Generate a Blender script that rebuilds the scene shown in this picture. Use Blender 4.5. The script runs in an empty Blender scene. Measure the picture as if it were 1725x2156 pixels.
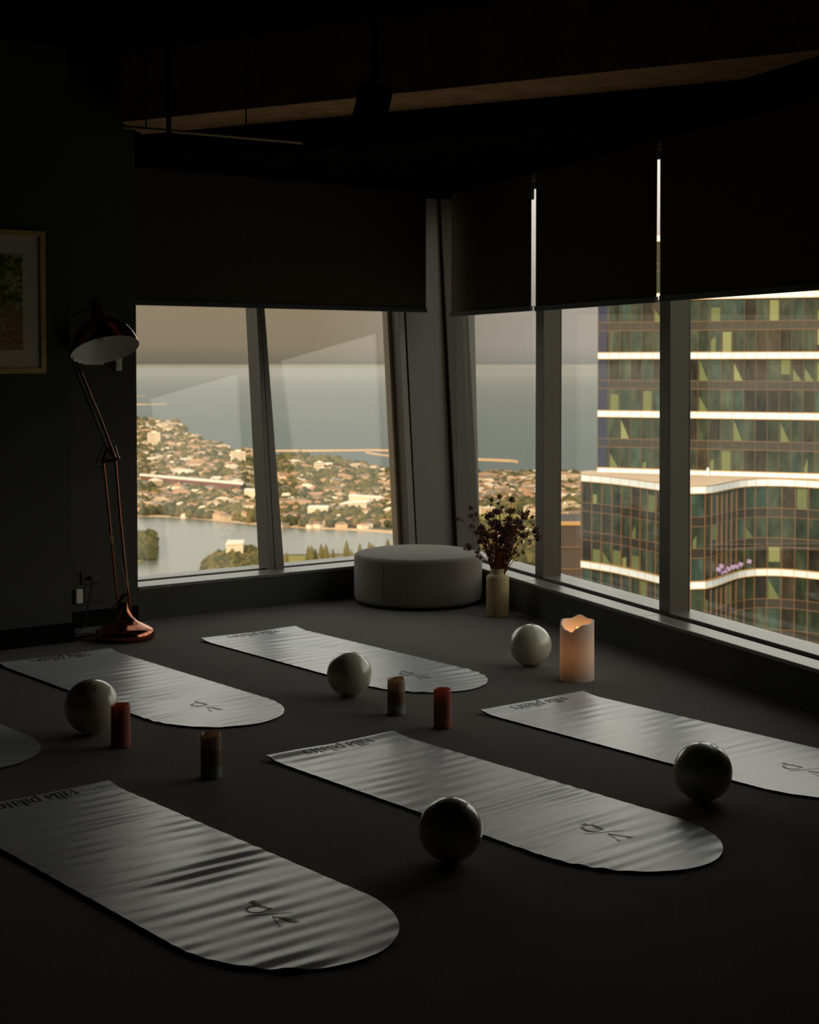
import bpy, bmesh, math, random
from math import sin, cos, tan, pi, radians, sqrt, exp, atan2
from mathutils import Vector, Matrix, noise

SC = bpy.context.scene
COL = SC.collection

# ------------------------------------------------------------------ camera
F, HOR, PITCH, EYE = 3250.0, 766.0, radians(2.3), 1.6
PPY = HOR + F * tan(PITCH)
cd = bpy.data.cameras.new('camera')
cam = bpy.data.objects.new('camera', cd)
COL.objects.link(cam)
cam.location = (0, 0, EYE)
cam.rotation_euler = (pi / 2 - PITCH, 0, 0)
cd.sensor_fit = 'HORIZONTAL'
cd.sensor_width = 24.0
cd.lens = 24.0 * F / 1725.0
cd.shift_y = (PPY - 1078.0) / 1725.0
cd.clip_start = 0.1
cd.clip_end = 90000
cd.dof.use_dof = True
cd.dof.focus_distance = 5.6
cd.dof.aperture_fstop = 6.3
SC.camera = cam

SC.view_settings.view_transform = 'Standard'
SC.view_settings.look = 'None'
SC.view_settings.gamma = 1.0
SC.view_settings.exposure = 0.0
SC.view_settings.use_curve_mapping = False
SC.cycles.use_denoising = True
SC.cycles.max_bounces = 8
SC.cycles.diffuse_bounces = 4
SC.cycles.glossy_bounces = 4
SC.cycles.transparent_max_bounces = 16
SC.cycles.sample_clamp_indirect = 4.0

# ------------------------------------------------------------------ sky
W = bpy.data.worlds.new('sky')
SC.world = W
W.use_nodes = True
nt = W.node_tree
nt.nodes.clear()


def N(t, kind, **kw):
    n = t.nodes.new(kind)
    for k, v in kw.items():
        if k in n.inputs:
            n.inputs[k].default_value = v
        else:
            setattr(n, k, v)
    return n


def ramp(t, stops, fac=None, interp='LINEAR'):
    r = t.nodes.new('ShaderNodeValToRGB')
    r.color_ramp.interpolation = interp
    e = r.color_ramp.elements
    while len(e) < len(stops):
        e.new(0.5)
    for i, (p, c) in enumerate(stops):
        e[i].position = p
        e[i].color = (*c, 1) if len(c) == 3 else c
    if fac is not None:
        t.links.new(fac, r.inputs[0])
    return r


SKY_POWER = 1.0
tc = N(nt, 'ShaderNodeTexCoord')
sep = N(nt, 'ShaderNodeSeparateXYZ')
nt.links.new(tc.outputs['Generated'], sep.inputs[0])
# cloud streaks bend the elevation a little
mp = N(nt, 'ShaderNodeMapping')
mp.inputs['Scale'].default_value = (3.0, 3.0, 40.0)
nt.links.new(tc.outputs['Generated'], mp.inputs[0])
nz = N(nt, 'ShaderNodeTexNoise', Scale=1.6, Detail=5.0, Roughness=0.55)
nt.links.new(mp.outputs[0], nz.inputs['Vector'])
ml = N(nt, 'ShaderNodeMath', operation='MULTIPLY_ADD')
nt.links.new(nz.outputs['Fac'], ml.inputs[0])
ml.inputs[1].default_value = 0.012
ml.inputs[2].default_value = -0.006
ad = N(nt, 'ShaderNodeMath', operation='ADD')
nt.links.new(sep.outputs['Z'], ad.inputs[0])
nt.links.new(ml.outputs[0], ad.inputs[1])
mr = N(nt, 'ShaderNodeMapRange')
mr.inputs['From Min'].default_value = -0.02
mr.inputs['From Max'].default_value = 0.5
nt.links.new(ad.outputs[0], mr.inputs['Value'])


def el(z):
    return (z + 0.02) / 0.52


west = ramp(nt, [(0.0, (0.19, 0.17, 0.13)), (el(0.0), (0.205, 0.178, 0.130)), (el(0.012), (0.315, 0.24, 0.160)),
                 (el(0.05), (0.345, 0.255, 0.170)), (el(0.12), (0.95, 0.87, 0.76)), (el(0.3), (1.75, 1.65, 1.52)), (1.0, (1.1, 1.1, 1.1))],  # upper stops, out of view, brightened to light the room
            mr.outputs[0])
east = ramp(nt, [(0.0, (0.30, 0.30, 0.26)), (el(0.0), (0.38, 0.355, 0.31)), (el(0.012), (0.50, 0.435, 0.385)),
                 (el(0.045), (0.53, 0.45, 0.38)), (el(0.12), (1.25, 1.13, 0.99)), (el(0.3), (2.05, 1.92, 1.75)), (1.0, (1.05, 1.05, 1.05))],  # same added brightness above the visible sky
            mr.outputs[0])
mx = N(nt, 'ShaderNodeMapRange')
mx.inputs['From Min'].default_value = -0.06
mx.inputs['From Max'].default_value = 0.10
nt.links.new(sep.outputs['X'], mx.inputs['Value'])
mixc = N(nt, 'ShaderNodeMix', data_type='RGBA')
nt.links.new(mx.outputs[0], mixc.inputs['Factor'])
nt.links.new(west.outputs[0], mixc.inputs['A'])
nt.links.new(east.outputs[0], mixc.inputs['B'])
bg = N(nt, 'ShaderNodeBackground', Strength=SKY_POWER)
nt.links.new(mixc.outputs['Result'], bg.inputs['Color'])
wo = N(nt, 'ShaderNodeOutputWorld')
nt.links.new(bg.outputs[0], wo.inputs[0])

# ------------------------------------------------------------------ sun (low and golden, behind the building)
sl = bpy.data.lights.new('sun', 'SUN')
sl.energy = 4.6
sl.color = (1.0, 0.74, 0.46)
sl.angle = radians(0.6)
sun = bpy.data.objects.new('sun', sl)
COL.objects.link(sun)
sun.rotation_euler = Vector((-0.30, -0.90, 0.33)).to_track_quat('Z', 'Y').to_euler()

# ------------------------------------------------------------------ helpers


def ray(px, py):
    u = (px - 862.5) / F
    v = -(py - PPY) / F
    return Vector((u, cos(PITCH) + v * sin(PITCH), -sin(PITCH) + v * cos(PITCH)))


EYEP = Vector((0, 0, EYE))


def onz(px, py, z=0.0):
    """point of the horizontal plane z seen along a sight line"""
    d = ray(px, py)
    return EYEP + d * ((z - EYE) / d.z)


def onplane(px, py, p, n):
    d = ray(px, py)
    return EYEP + d * ((p - EYEP).dot(n) / d.dot(n))


def aty(px, py, y):
    d = ray(px, py)
    return EYEP + d * (y / d.y)


def tag(o, label=None, cat=None, group=None, kind=None):
    if label:
        o['label'] = label
    if cat:
        o['category'] = cat
    if group:
        o['group'] = group
    if kind:
        o['kind'] = kind
    return o


def empty(name, loc=(0, 0, 0), rz=0.0):
    o = bpy.data.objects.new(name, None)
    COL.objects.link(o)
    o.location = loc
    o.rotation_euler = (0, 0, rz)
    o.empty_display_size = 0.1
    return o


class MB:
    """collects faces for ONE mesh object"""

    def __init__(s):
        s.v = []
        s.f = []
        s.m = []
        s.mi = 0

    def add(s, verts, faces):
        b = len(s.v)
        s.v += [tuple(x) for x in verts]
        s.f += [tuple(b + i for i in f) for f in faces]
        s.m += [s.mi] * len(faces)

    def hexa(s, b, t):
        """prism from a lower ring b to an upper ring t"""
        n = len(b)
        f = [tuple(reversed(range(n))), tuple(range(n, 2 * n))]
        f += [(i, (i + 1) % n, n + (i + 1) % n, n + i) for i in range(n)]
        s.add(list(b) + list(t), f)
        return s

    def box(s, c, d, M=None):
        x, y, z = d[0] / 2, d[1] / 2, d[2] / 2
        b = [Vector((sx * x, sy * y, -z)) for sx, sy in ((-1, -1), (1, -1), (1, 1), (-1, 1))]
        t = [Vector((p.x, p.y, z)) for p in b]
        c = Vector(c)
        if M is not None:
            b = [M @ p for p in b]
            t = [M @ p for p in t]
        return s.hexa([p + c for p in b], [p + c for p in t])

    def lathe(s, prof, seg=48, c=(0, 0, 0), M=None, zfun=None, cap=True):
        c = Vector(c)
        vs = []
        for (r, z) in prof:
            for k in range(seg):
                a = 2 * pi * k / seg
                p = Vector((r * cos(a), r * sin(a), z))
                if zfun:
                    p.z = zfun(r, z, a)
                if M is not None:
                    p = M @ p
                vs.append(p + c)
        fs = []
        for i in range(len(prof) - 1):
            for k in range(seg):
                k2 = (k + 1) % seg
                fs.append((i * seg + k, i * seg + k2, (i + 1) * seg + k2, (i + 1) * seg + k))
        s.add(vs, fs)
        if prof[0][0] > 1e-5:
            s.f.append(tuple(reversed(range(len(s.v) - len(vs), len(s.v) - len(vs) + seg))))
            s.m.append(s.mi)
        if cap and prof[-1][0] > 1e-5:
            s.f.append(tuple(range(len(s.v) - seg, len(s.v))))
            s.m.append(s.mi)
        return s

    def tube(s, pts, r, seg=10):
        pts = [Vector(p) for p in pts]
        rs = r if isinstance(r, (list, tuple)) else [r] * len(pts)
        up = Vector((0, 0, 1))
        if abs((pts[-1] - pts[0]).normalized().z) > 0.9:
            up = Vector((1, 0, 0))
        vs = []
        for i, p in enumerate(pts):
            t = (pts[min(i + 1, len(pts) - 1)] - pts[max(i - 1, 0)]).normalized()
            a = t.cross(up)
            if a.length < 1e-4:
                a = t.cross(Vector((0, 1, 0)))
            a.normalize()
            b = a.cross(t).normalized()
            for k in range(seg):
                q = 2 * pi * k / seg
                vs.append(p + (a * cos(q) + b * sin(q)) * rs[i])
        n = len(pts)
        fs = [(i * seg + k, i * seg + (k + 1) % seg, (i + 1) * seg + (k + 1) % seg, (i + 1) * seg + k)
              for i in range(n - 1) for k in range(seg)]
        fs += [tuple(reversed(range(seg))), tuple(range((n - 1) * seg, n * seg))]
        s.add(vs, fs)
        return s

    def build(s, name, mats, parent=None, smooth=False, bevel=0.0, auto=None, loc=None):
        me = bpy.data.meshes.new(name)
        me.from_pydata([tuple(v) for v in s.v], [], s.f)
        if not isinstance(mats, (list, tuple)):
            mats = [mats]
        for m in mats:
            me.materials.append(m)
        if len(mats) > 1:
            me.polygons.foreach_set('material_index', s.m)
        me.update()
        bm = bmesh.new()
        bm.from_mesh(me)
        if bevel or smooth:
            bmesh.ops.remove_doubles(bm, verts=bm.verts, dist=1e-6)
        if len(s.f) < 20000:
            bmesh.ops.recalc_face_normals(bm, faces=bm.faces)
        bm.to_mesh(me)
        bm.free()
        if smooth:
            me.polygons.foreach_set('use_smooth', [True] * len(me.polygons))
            if auto:
                me.set_sharp_from_angle(angle=radians(auto))
        o = bpy.data.objects.new(name, me)
        COL.objects.link(o)
        if parent is not None:
            o.parent = parent
        if loc is not None:
            o.location = loc
        if bevel:
            b = o.modifiers.new('bevel', 'BEVEL')
            b.width = bevel
            b.segments = 2
            b.limit_method = 'ANGLE'
        return o


def material(name, col, rough=0.6, spec=0.5, metal=0.0, var=0.0, vscale=20.0, bump=0.0, bscale=80.0, sheen=0.0, col2=None,
             coat=0.0, coords='Object', stretch=None, sss=0.0):
    m = bpy.data.materials.new(name)
    m.use_nodes = True
    t = m.node_tree
    p = t.nodes['Principled BSDF']
    p.inputs['Base Color'].default_value = (*col, 1)
    p.inputs['Roughness'].default_value = rough
    p.inputs['Specular IOR Level'].default_value = spec
    p.inputs['Metallic'].default_value = metal
    p.inputs['Sheen Weight'].default_value = sheen
    p.inputs['Coat Weight'].default_value = coat
    if sss:
        p.inputs['Subsurface Weight'].default_value = sss
        p.inputs['Subsurface Scale'].default_value = 0.02
    if var or bump:
        c = N(t, 'ShaderNodeTexCoord')
        v = c.outputs[coords]
        if stretch:
            q = N(t, 'ShaderNodeMapping')
            q.inputs['Scale'].default_value = stretch
            t.links.new(v, q.inputs[0])
            v = q.outputs[0]
    if var:
        n = N(t, 'ShaderNodeTexNoise', Scale=vscale, Detail=6.0, Roughness=0.6)
        t.links.new(v, n.inputs['Vector'])
        a = tuple(max(0, x * (1 - var)) for x in col)
        b = col2 or tuple(min(1, x * (1 + var)) for x in col)
        r = ramp(t, [(0.3, a), (0.7, b)], n.outputs['Fac'])
        t.links.new(r.outputs[0], p.inputs['Base Color'])
    if bump:
        n2 = N(t, 'ShaderNodeTexNoise', Scale=bscale, Detail=3.0)
        t.links.new(v, n2.inputs['Vector'])
        bp = N(t, 'ShaderNodeBump', Strength=min(1.0, bump), Distance=0.002)
        t.links.new(n2.outputs['Fac'], bp.inputs['Height'])
        t.links.new(bp.outputs[0], p.inputs['Normal'])
    return m


def glass_material(name, tint=(0.93, 0.95, 0.93), ior=1.5, streak=0.0):
    m = bpy.data.materials.new(name)
    m.use_nodes = True
    t = m.node_tree
    t.nodes.clear()
    # the same interface seen from either side of the sheet
    geo = N(t, 'ShaderNodeNewGeometry')
    mrr = N(t, 'ShaderNodeMapRange')
    mrr.inputs['To Min'].default_value = ior
    mrr.inputs['To Max'].default_value = 1.0 / ior
    t.links.new(geo.outputs['Backfacing'], mrr.inputs['Value'])
    fr = N(t, 'ShaderNodeFresnel')
    t.links.new(mrr.outputs[0], fr.inputs['IOR'])
    tr = N(t, 'ShaderNodeBsdfTransparent')
    tr.inputs[0].default_value = (*tint, 1)
    gl = N(t, 'ShaderNodeBsdfGlossy', Roughness=0.0)
    gl.inputs['Color'].default_value = (1, 1, 1, 1)
    mi = N(t, 'ShaderNodeMixShader')
    o = N(t, 'ShaderNodeOutputMaterial')
    t.links.new(fr.outputs[0], mi.inputs[0])
    t.links.new(tr.outputs[0], mi.inputs[1])
    t.links.new(gl.outputs[0], mi.inputs[2])
    t.links.new(mi.outputs[0], o.inputs[0])
    return m


M = {}
# carpet: fine ribbed loop pile
m = bpy.data.materials.new('carpet')
m.use_nodes = True
t = m.node_tree
p = t.nodes['Principled BSDF']
p.inputs['Roughness'].default_value = 0.95
p.inputs['Specular IOR Level'].default_value = 0.15
p.inputs['Sheen Weight'].default_value = 0.12
c = N(t, 'ShaderNodeTexCoord')
n1 = N(t, 'ShaderNodeTexNoise', Scale=1.4, Detail=6.0, Roughness=0.7)
t.links.new(c.outputs['Object'], n1.inputs['Vector'])
n2 = N(t, 'ShaderNodeTexNoise', Scale=160.0, Detail=3.0, Roughness=0.7)
t.links.new(c.outputs['Object'], n2.inputs['Vector'])
mm = N(t, 'ShaderNodeMath', operation='MULTIPLY_ADD')
t.links.new(n2.outputs['Fac'], mm.inputs[0])
mm.inputs[1].default_value = 0.75
sc_ = N(t, 'ShaderNodeMath', operation='MULTIPLY')
t.links.new(n1.outputs['Fac'], sc_.inputs[0])
sc_.inputs[1].default_value = 0.3
t.links.new(sc_.outputs[0], mm.inputs[2])
r = ramp(t, [(0.25, (0.070, 0.061, 0.051)), (0.75, (0.185, 0.160, 0.135))], mm.outputs[0])
t.links.new(r.outputs[0], p.inputs['Base Color'])
mpn = N(t, 'ShaderNodeMapping')
mpn.inputs['Rotation'].default_value = (0, 0, radians(38))
t.links.new(c.outputs['Object'], mpn.inputs[0])
wv = N(t, 'ShaderNodeTexWave', Scale=55.0, Distortion=1.5, Detail=2.0)
wv.inputs['Detail Scale'].default_value = 3.0
wv.bands_direction = 'Y'
t.links.new(mpn.outputs[0], wv.inputs['Vector'])
ad2 = N(t, 'ShaderNodeMath', operation='MULTIPLY_ADD')
t.links.new(wv.outputs['Fac'], ad2.inputs[0])
ad2.inputs[1].default_value = 0.6
t.links.new(n2.outputs['Fac'], ad2.inputs[2])
bp = N(t, 'ShaderNodeBump', Strength=0.55, Distance=0.004)
t.links.new(ad2.outputs[0], bp.inputs['Height'])
t.links.new(bp.outputs[0], p.inputs['Normal'])
M['carpet'] = m

M['wall'] = material('charcoal_paint', (0.072, 0.073, 0.061), 0.85, 0.1, var=0.06, vscale=2.5, bump=0.1, bscale=220)
M['skirting'] = material('black_skirting_paint', (0.008, 0.008, 0.008), 0.9, 0.08, var=0.1)
M['black'] = material('black_ceiling_paint', (0.006, 0.0055, 0.005), 0.95, 0.02, var=0.1, vscale=3)
M['beam'] = material('bare_concrete', (0.50, 0.27, 0.13), 0.9, 0.2, var=0.3, vscale=6, bump=0.4, bscale=30)
M['frame'] = material('grey_window_aluminium', (0.110, 0.090, 0.062), 0.42, 0.5, var=0.05, vscale=4)
M['panel'] = material('grey_post_paint', (0.105, 0.090, 0.070), 0.55, 0.4, var=0.05, vscale=3)
M['bronze'] = material('bronze_glazing_bead', (0.42, 0.30, 0.18), 0.5, 0.5)
M['sill'] = material('satin_sill_paint', (0.15, 0.14, 0.12), 0.28, 0.6, var=0.05, vscale=3)
M['groove'] = material('dark_gasket', (0.01, 0.01, 0.01), 0.8, 0.2)
M['glass'] = glass_material('window_glass')
M['blind'] = material('brown_blind_fabric', (0.085, 0.066, 0.043), 0.95, 0.05, var=0.08, vscale=30, bump=0.3, bscale=700)
bt = M['blind'].node_tree
tl_ = N(bt, 'ShaderNodeBsdfTranslucent')
tl_.inputs[0].default_value = (0.020, 0.015, 0.008, 1)
as_ = N(bt, 'ShaderNodeAddShader')
bt.links.new(bt.nodes['Principled BSDF'].outputs[0], as_.inputs[0])
bt.links.new(tl_.outputs[0], as_.inputs[1])
bt.links.new(as_.outputs[0], bt.nodes['Material Output'].inputs[0])
M['bar'] = material('blind_bottom_bar_metal', (0.035, 0.037, 0.034), 0.5, 0.4)


def mat_material():
    m = material('pale_grey_mat_leather', (0.65, 0.665, 0.675), 0.25, 0.5, var=0.03, vscale=3, bump=0.15, bscale=900)
    m.node_tree.nodes['Principled BSDF'].inputs['IOR'].default_value = 1.9
    return m


M['mat'] = mat_material()
M['mat_under'] = material('black_rubber_backing', (0.012, 0.012, 0.012), 0.8, 0.3)
M['print'] = material('black_print', (0.016, 0.014, 0.010), 0.45, 0.4)
M['ball'] = material('pale_sage_ball_vinyl', (0.60, 0.59, 0.43), 0.30, 0.5, var=0.03, vscale=4, coat=0.9)
M['ballprint'] = material('ball_print', (0.02, 0.03, 0.022), 0.4, 0.4)
M['valve'] = material('white_valve_plug', (0.6, 0.62, 0.55), 0.4, 0.5)
M['ottoman'] = material('taupe_woven_fabric', (0.185, 0.160, 0.125), 0.95, 0.15, var=0.35, vscale=140, bump=0.8, bscale=420, sheen=0.3)
M['plinth'] = material('black_plinth', (0.01, 0.01, 0.01), 0.7, 0.2)
M['vase'] = material('ochre_stoneware', (0.40, 0.30, 0.135), 0.5, 0.45, var=0.12, vscale=14, bump=0.3, bscale=60)
M['stem'] = material('dry_red_stem', (0.20, 0.050, 0.020), 0.8, 0.2, var=0.4, vscale=30)
M['petal1'] = material('dusty_purple_petal', (0.155, 0.080, 0.088), 0.9, 0.1, var=0.4, vscale=60)
M['petal2'] = material('dry_brown_petal', (0.16, 0.095, 0.036), 0.9, 0.1, var=0.4, vscale=60)
M['copper'] = material('polished_copper', (0.46, 0.165, 0.095), 0.15, 0.5, metal=1.0)
M['copperdark'] = material('dark_bronze_metal', (0.06, 0.045, 0.035), 0.35, 0.5, metal=0.8)
M['steel'] = material('pale_steel_spring', (0.35, 0.32, 0.26), 0.35, 0.5, metal=1.0)
M['enamel'] = material('white_enamel', (0.85, 0.84, 0.76), 0.3, 0.5)
M['bulb'] = material('bulb_glass', (0.5, 0.42, 0.36), 0.15, 0.5)
M['cord'] = material('black_cord', (0.008, 0.008, 0.008), 0.6, 0.3)
M['socket'] = material('black_socket_plastic', (0.011, 0.011, 0.010), 0.35, 0.5)
M['socket_slot'] = material('grey_socket_slots', (0.05, 0.05, 0.045), 0.5, 0.5)
M['white_plastic'] = material('white_plastic', (0.74, 0.69, 0.55), 0.4, 0.5)
M['grey_plastic'] = material('grey_plastic', (0.30, 0.30, 0.27), 0.4, 0.5)
M['oak'] = material('oak_frame_wood', (0.60, 0.37, 0.13), 0.5, 0.4, var=0.2, vscale=8, stretch=(1, 1, 12))
M['board'] = material('cream_mount_board', (0.82, 0.70, 0.53), 0.9, 0.2, var=0.03)
M['pic_glass'] = glass_material('picture_glass', (0.97, 0.97, 0.97), 1.25)


def wax(name, col, trans=0.45):
    m = bpy.data.materials.new(name)
    m.use_nodes = True
    t = m.node_tree
    p = t.nodes['Principled BSDF']
    p.inputs['Base Color'].default_value = (*col, 1)
    p.inputs['Roughness'].default_value = 0.45
    tl = N(t, 'ShaderNodeBsdfTranslucent')
    tl.inputs[0].default_value = (*col, 1)
    mi = N(t, 'ShaderNodeMixShader')
    mi.inputs[0].default_value = trans
    o = t.nodes['Material Output']
    t.links.new(p.outputs[0], mi.inputs[1])
    t.links.new(tl.outputs[0], mi.inputs[2])
    t.links.new(mi.outputs[0], o.inputs[0])
    return m


M['wax_white'] = wax('ivory_wax', (0.84, 0.76, 0.66), 0.22)
M['wax_tan'] = wax('tan_wax', (0.68, 0.51, 0.35), 0.45)
M['wax_tan_unlit'] = material('unlit_tan_wax', (0.27, 0.165, 0.09), 0.5, 0.4, var=0.12, vscale=25)  # tan wax darkened below the hollow top, its missing glow painted in
M['wax_blue'] = material('blue_grey_wax', (0.32, 0.36, 0.37), 0.30, 0.45, var=0.15, vscale=40)
M['wax_red'] = wax('coral_red_wax', (0.74, 0.27, 0.19), 0.45)
M['wax_red_unlit'] = material('unlit_red_wax', (0.46, 0.135, 0.095), 0.5, 0.4, var=0.1, vscale=25)  # same red wax painted darker where no light shines through

# ------------------------------------------------------------------ the two window walls in plan
dL = Vector((0.79349333, 0.60857895, 0))
nL = Vector((-0.60857895, 0.79349333, 0))     # outwards
dR = Vector((-0.36706878, 0.9301938, 0))
nR = Vector((0.9301938, 0.36706878, 0))       # outwards
CO = Vector((0.25097158, 11.03276832, 0))     # inner corner at the floor
PLB = Vector((-1.68844509, 9.5453101, 0))     # where the left window starts
UP = Vector((0, 0, 1))
SILL, HEAD, TILT = 0.215, 2.83, 0.112


def Lp(s, a, z, tilt=True):
    """point of the left front: s metres from the corner, a outwards, z up; the glazing leans out"""
    return CO - dL * s + nL * (a + (TILT * (z - SILL) if tilt else 0)) + UP * z


def Rp(s, a, z):
    return CO - dR * s + nR * a + UP * z


def Lhit(px, py, a, tilt=True):
    """(s, z) on the left front's plane at depth a"""
    n = Vector((nL.x, nL.y, -TILT if tilt else 0))
    P = CO + nL * a + UP * SILL
    q = onplane(px, py, P, n)
    return -(q - CO).dot(dL), q.z


def Rhit(px, py, a):
    q = onplane(px, py, CO + nR * a, nR)
    return -(q - CO).dot(dR), q.z


def Ledge(p0, p1, a):
    (s0, z0), (s1, z1) = Lhit(*p0, a), Lhit(*p1, a)
    return lambda z: s0 + (s1 - s0) * (z - z0) / (z1 - z0)


def Redge(p0, p1, a):
    (s0, z0), (s1, z1) = Rhit(*p0, a), Rhit(*p1, a)
    return lambda z: s0 + (s1 - s0) * (z - z0) / (z1 - z0)


def struct(o):
    o['kind'] = 'structure'
    return o


S_L0 = -(PLB - CO).dot(dL)                    # length of the left window
S_R1 = 4.72                                    # length of the right window front, shortened out of view to darken the foreground
S_REND = 15.2

# ------------------------------------------------------------------ floor, ceiling, walls
room = [CO + nL * 0.45 + nR * 0.45, CO - dL * 10 + nL * 0.45, Vector((-7.7, -4.2, 0)), CO - dR * (S_REND + 2.0) + nR * 0.45]
room[2] = Vector((room[1].x + 0.5, -4.0, 0))


def slab(name, ring, z0, z1, mt):
    b = [Vector((p.x, p.y, z0)) for p in ring]
    t_ = [Vector((p.x, p.y, z1)) for p in ring]
    return MB().hexa(b, t_).build(name, mt)


struct(slab('floor', room, -0.25, 0.0, M['carpet']))
struct(slab('ceiling', room, 3.40, 3.65, M['black']))


def Lbox(name, s0, s1, a0, a1, z0, z1, mt, tilt=False, parent=None, bevel=0):
    b = [Lp(s0, a0, z0, tilt), Lp(s1, a0, z0, tilt), Lp(s1, a1, z0, tilt), Lp(s0, a1, z0, tilt)]
    t_ = [Lp(s0, a0, z1, tilt), Lp(s1, a0, z1, tilt), Lp(s1, a1, z1, tilt), Lp(s0, a1, z1, tilt)]
    return MB().hexa(b, t_).build(name, mt, parent, bevel=bevel)


def Rbox(name, s0, s1, a0, a1, z0, z1, mt, parent=None, bevel=0):
    b = [Rp(s0, a0, z0), Rp(s1, a0, z0), Rp(s1, a1, z0), Rp(s0, a1, z0)]
    t_ = [Rp(s0, a0, z1), Rp(s1, a0, z1), Rp(s1, a1, z1), Rp(s0, a1, z1)]
    return MB().hexa(b, t_).build(name, mt, parent, bevel=bevel)


# wall left of the window: a recessed length, then a projecting length (mitred to the inside corner)
sA, _ = Lhit(152, 1300, 0, False)
aP = -0.40
for it in range(30):       # the projecting face's floor line passes (152, 1351)
    q = onz(152, 1351)
    aP = (q - CO).dot(nL)
sB = -(onz(152, 1351) - CO).dot(dL)
struct(Lbox('wall_left', S_L0, sB + 0.01, 0.0, 0.45, 0, 3.40, M['wall']))
struct(Lbox('wall_far_left', sB, 10.0, aP, 0.45, 0, 3.40, M['wall']))
struct(Lbox('baseboard_left', S_L0 + 0.003, sB, -0.014, 0.0, 0, 0.100, M['skirting']))
struct(Lbox('baseboard_far_left', sB - 0.012, 10.0, aP - 0.014, aP, 0, 0.112, M['skirting']))
struct(MB().hexa([Vector((x, y, 0)) for x, y in ((room[1].x - .3, -4.2), (room[3].x + 1.5, -4.2), (room[3].x + 1.5, -4.0), (room[1].x - .3, -4.0))],
                 [Vector((x, y, 3.4)) for x, y in ((room[1].x - .3, -4.2), (room[3].x + 1.5, -4.2), (room[3].x + 1.5, -4.0), (room[1].x - .3, -4.0))]).build('wall_back', M['black']))
q1 = room[1]
struct(MB().hexa([Vector((q1.x - .2, -4.2, 0)), Vector((q1.x + .5, -4.2, 0)), Vector((q1.x + .5, q1.y, 0)), Vector((q1.x - .2, q1.y + .3, 0))],
                 [Vector((q1.x - .2, -4.2, 3.4)), Vector((q1.x + .5, -4.2, 3.4)), Vector((q1.x + .5, q1.y, 3.4)), Vector((q1.x - .2, q1.y + .3, 3.4))]).build('wall_side', M['wall']))
struct(Rbox('wall_right', S_R1, S_REND + 2.4, 0.0, 0.45, 0, 3.40, M['wall']))  # out of view; starts early to keep window light off the foreground

# low walls below the sills
struct(Lbox('wall_window_left', -0.5, S_L0, 0.0, 0.45, -0.25, SILL - 0.022, M['wall']))
struct(Rbox('wall_window_right', -0.5, S_R1, 0.0, 0.45, -0.25, SILL - 0.022, M['wall']))
# headers
struct(Lbox('wall_header_left', -0.9, S_L0, 0.05, 0.55, HEAD, 3.40, M['black']))
struct(Rbox('wall_header_right', -0.9, S_R1, 0.05, 0.55, HEAD, 3.40, M['black']))

# ------------------------------------------------------------------ sills: shelf, gasket groove, bottom rail
jL, _ = Lhit(612, 1203, 0.0, False)


def sillset(fn, breaks, w1, w2, w3, tname):
    for i in range(len(breaks) - 1):
        s0, s1 = breaks[i] + 0.002, breaks[i + 1] - 0.002
        struct(fn(tname, s0, s1, -0.006, w1, SILL - 0.022, SILL, M['sill'], bevel=0.003))
    struct(fn(tname, breaks[0], breaks[-1], w1, w2, SILL - 0.03, SILL - 0.016, M['groove']))
    struct(fn(tname, breaks[0], breaks[-1], w2, w3, SILL - 0.02, SILL + 0.004, M['sill'], bevel=0.003))


sillset(Lbox, [-0.25, jL, S_L0], 0.20, 0.255, 0.42, 'trim_1')
jR1, _ = Rhit(1105, 1216, 0.0)
jR2, _ = Rhit(1352, 1294, 0.0)
sillset(Rbox, [-0.25, jR1, jR2, S_R1], 0.125, 0.19, 0.37, 'trim_2')

# ------------------------------------------------------------------ fins (mullions) and corner post
ZA, ZB = SILL - 0.01, HEAD + 0.01


def Lprism(name, e0, e1, a0, a1, mt, z0=ZA, z1=ZB, bevel=0.0, parent=None):
    b = [Lp(e0(z0), a0, z0), Lp(e1(z0), a0, z0), Lp(e1(z0), a1, z0), Lp(e0(z0), a1, z0)]
    t_ = [Lp(e0(z1), a0, z1), Lp(e1(z1), a0, z1), Lp(e1(z1), a1, z1), Lp(e0(z1), a1, z1)]
    return MB().hexa(b, t_).build(name, mt, parent, bevel=bevel)


def Rprism(name, e0, e1, a0, a1, mt, z0=ZA, z1=ZB, bevel=0.0, parent=None):
    b = [Rp(e0(z0), a0, z0), Rp(e1(z0), a0, z0), Rp(e1(z0), a1, z0), Rp(e0(z0), a1, z0)]
    t_ = [Rp(e0(z1), a0, z1), Rp(e1(z1), a0, z1), Rp(e1(z1), a1, z1), Rp(e0(z1), a1, z1)]
    return MB().hexa(b, t_).build(name, mt, parent, bevel=bevel)


AI, AG = 0.19, 0.335
c0 = Ledge((541, 660), (569, 1200), AI)
c1 = Ledge((549, 660), (579, 1200), AI)
c1b = Ledge((550.5, 660), (581, 1200), AI)
c2 = Ledge((559, 660), (600, 1200), AI)
struct(Lprism('trim_3', c0, c1, AI, AG, M['frame'], bevel=0.002))
struct(Lprism('trim_3', c1, c1b, AI + 0.012, AG, M['groove']))
struct(Lprism('trim_3', c1b, c2, AI + 0.004, AG, M['frame'], bevel=0.002))

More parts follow.
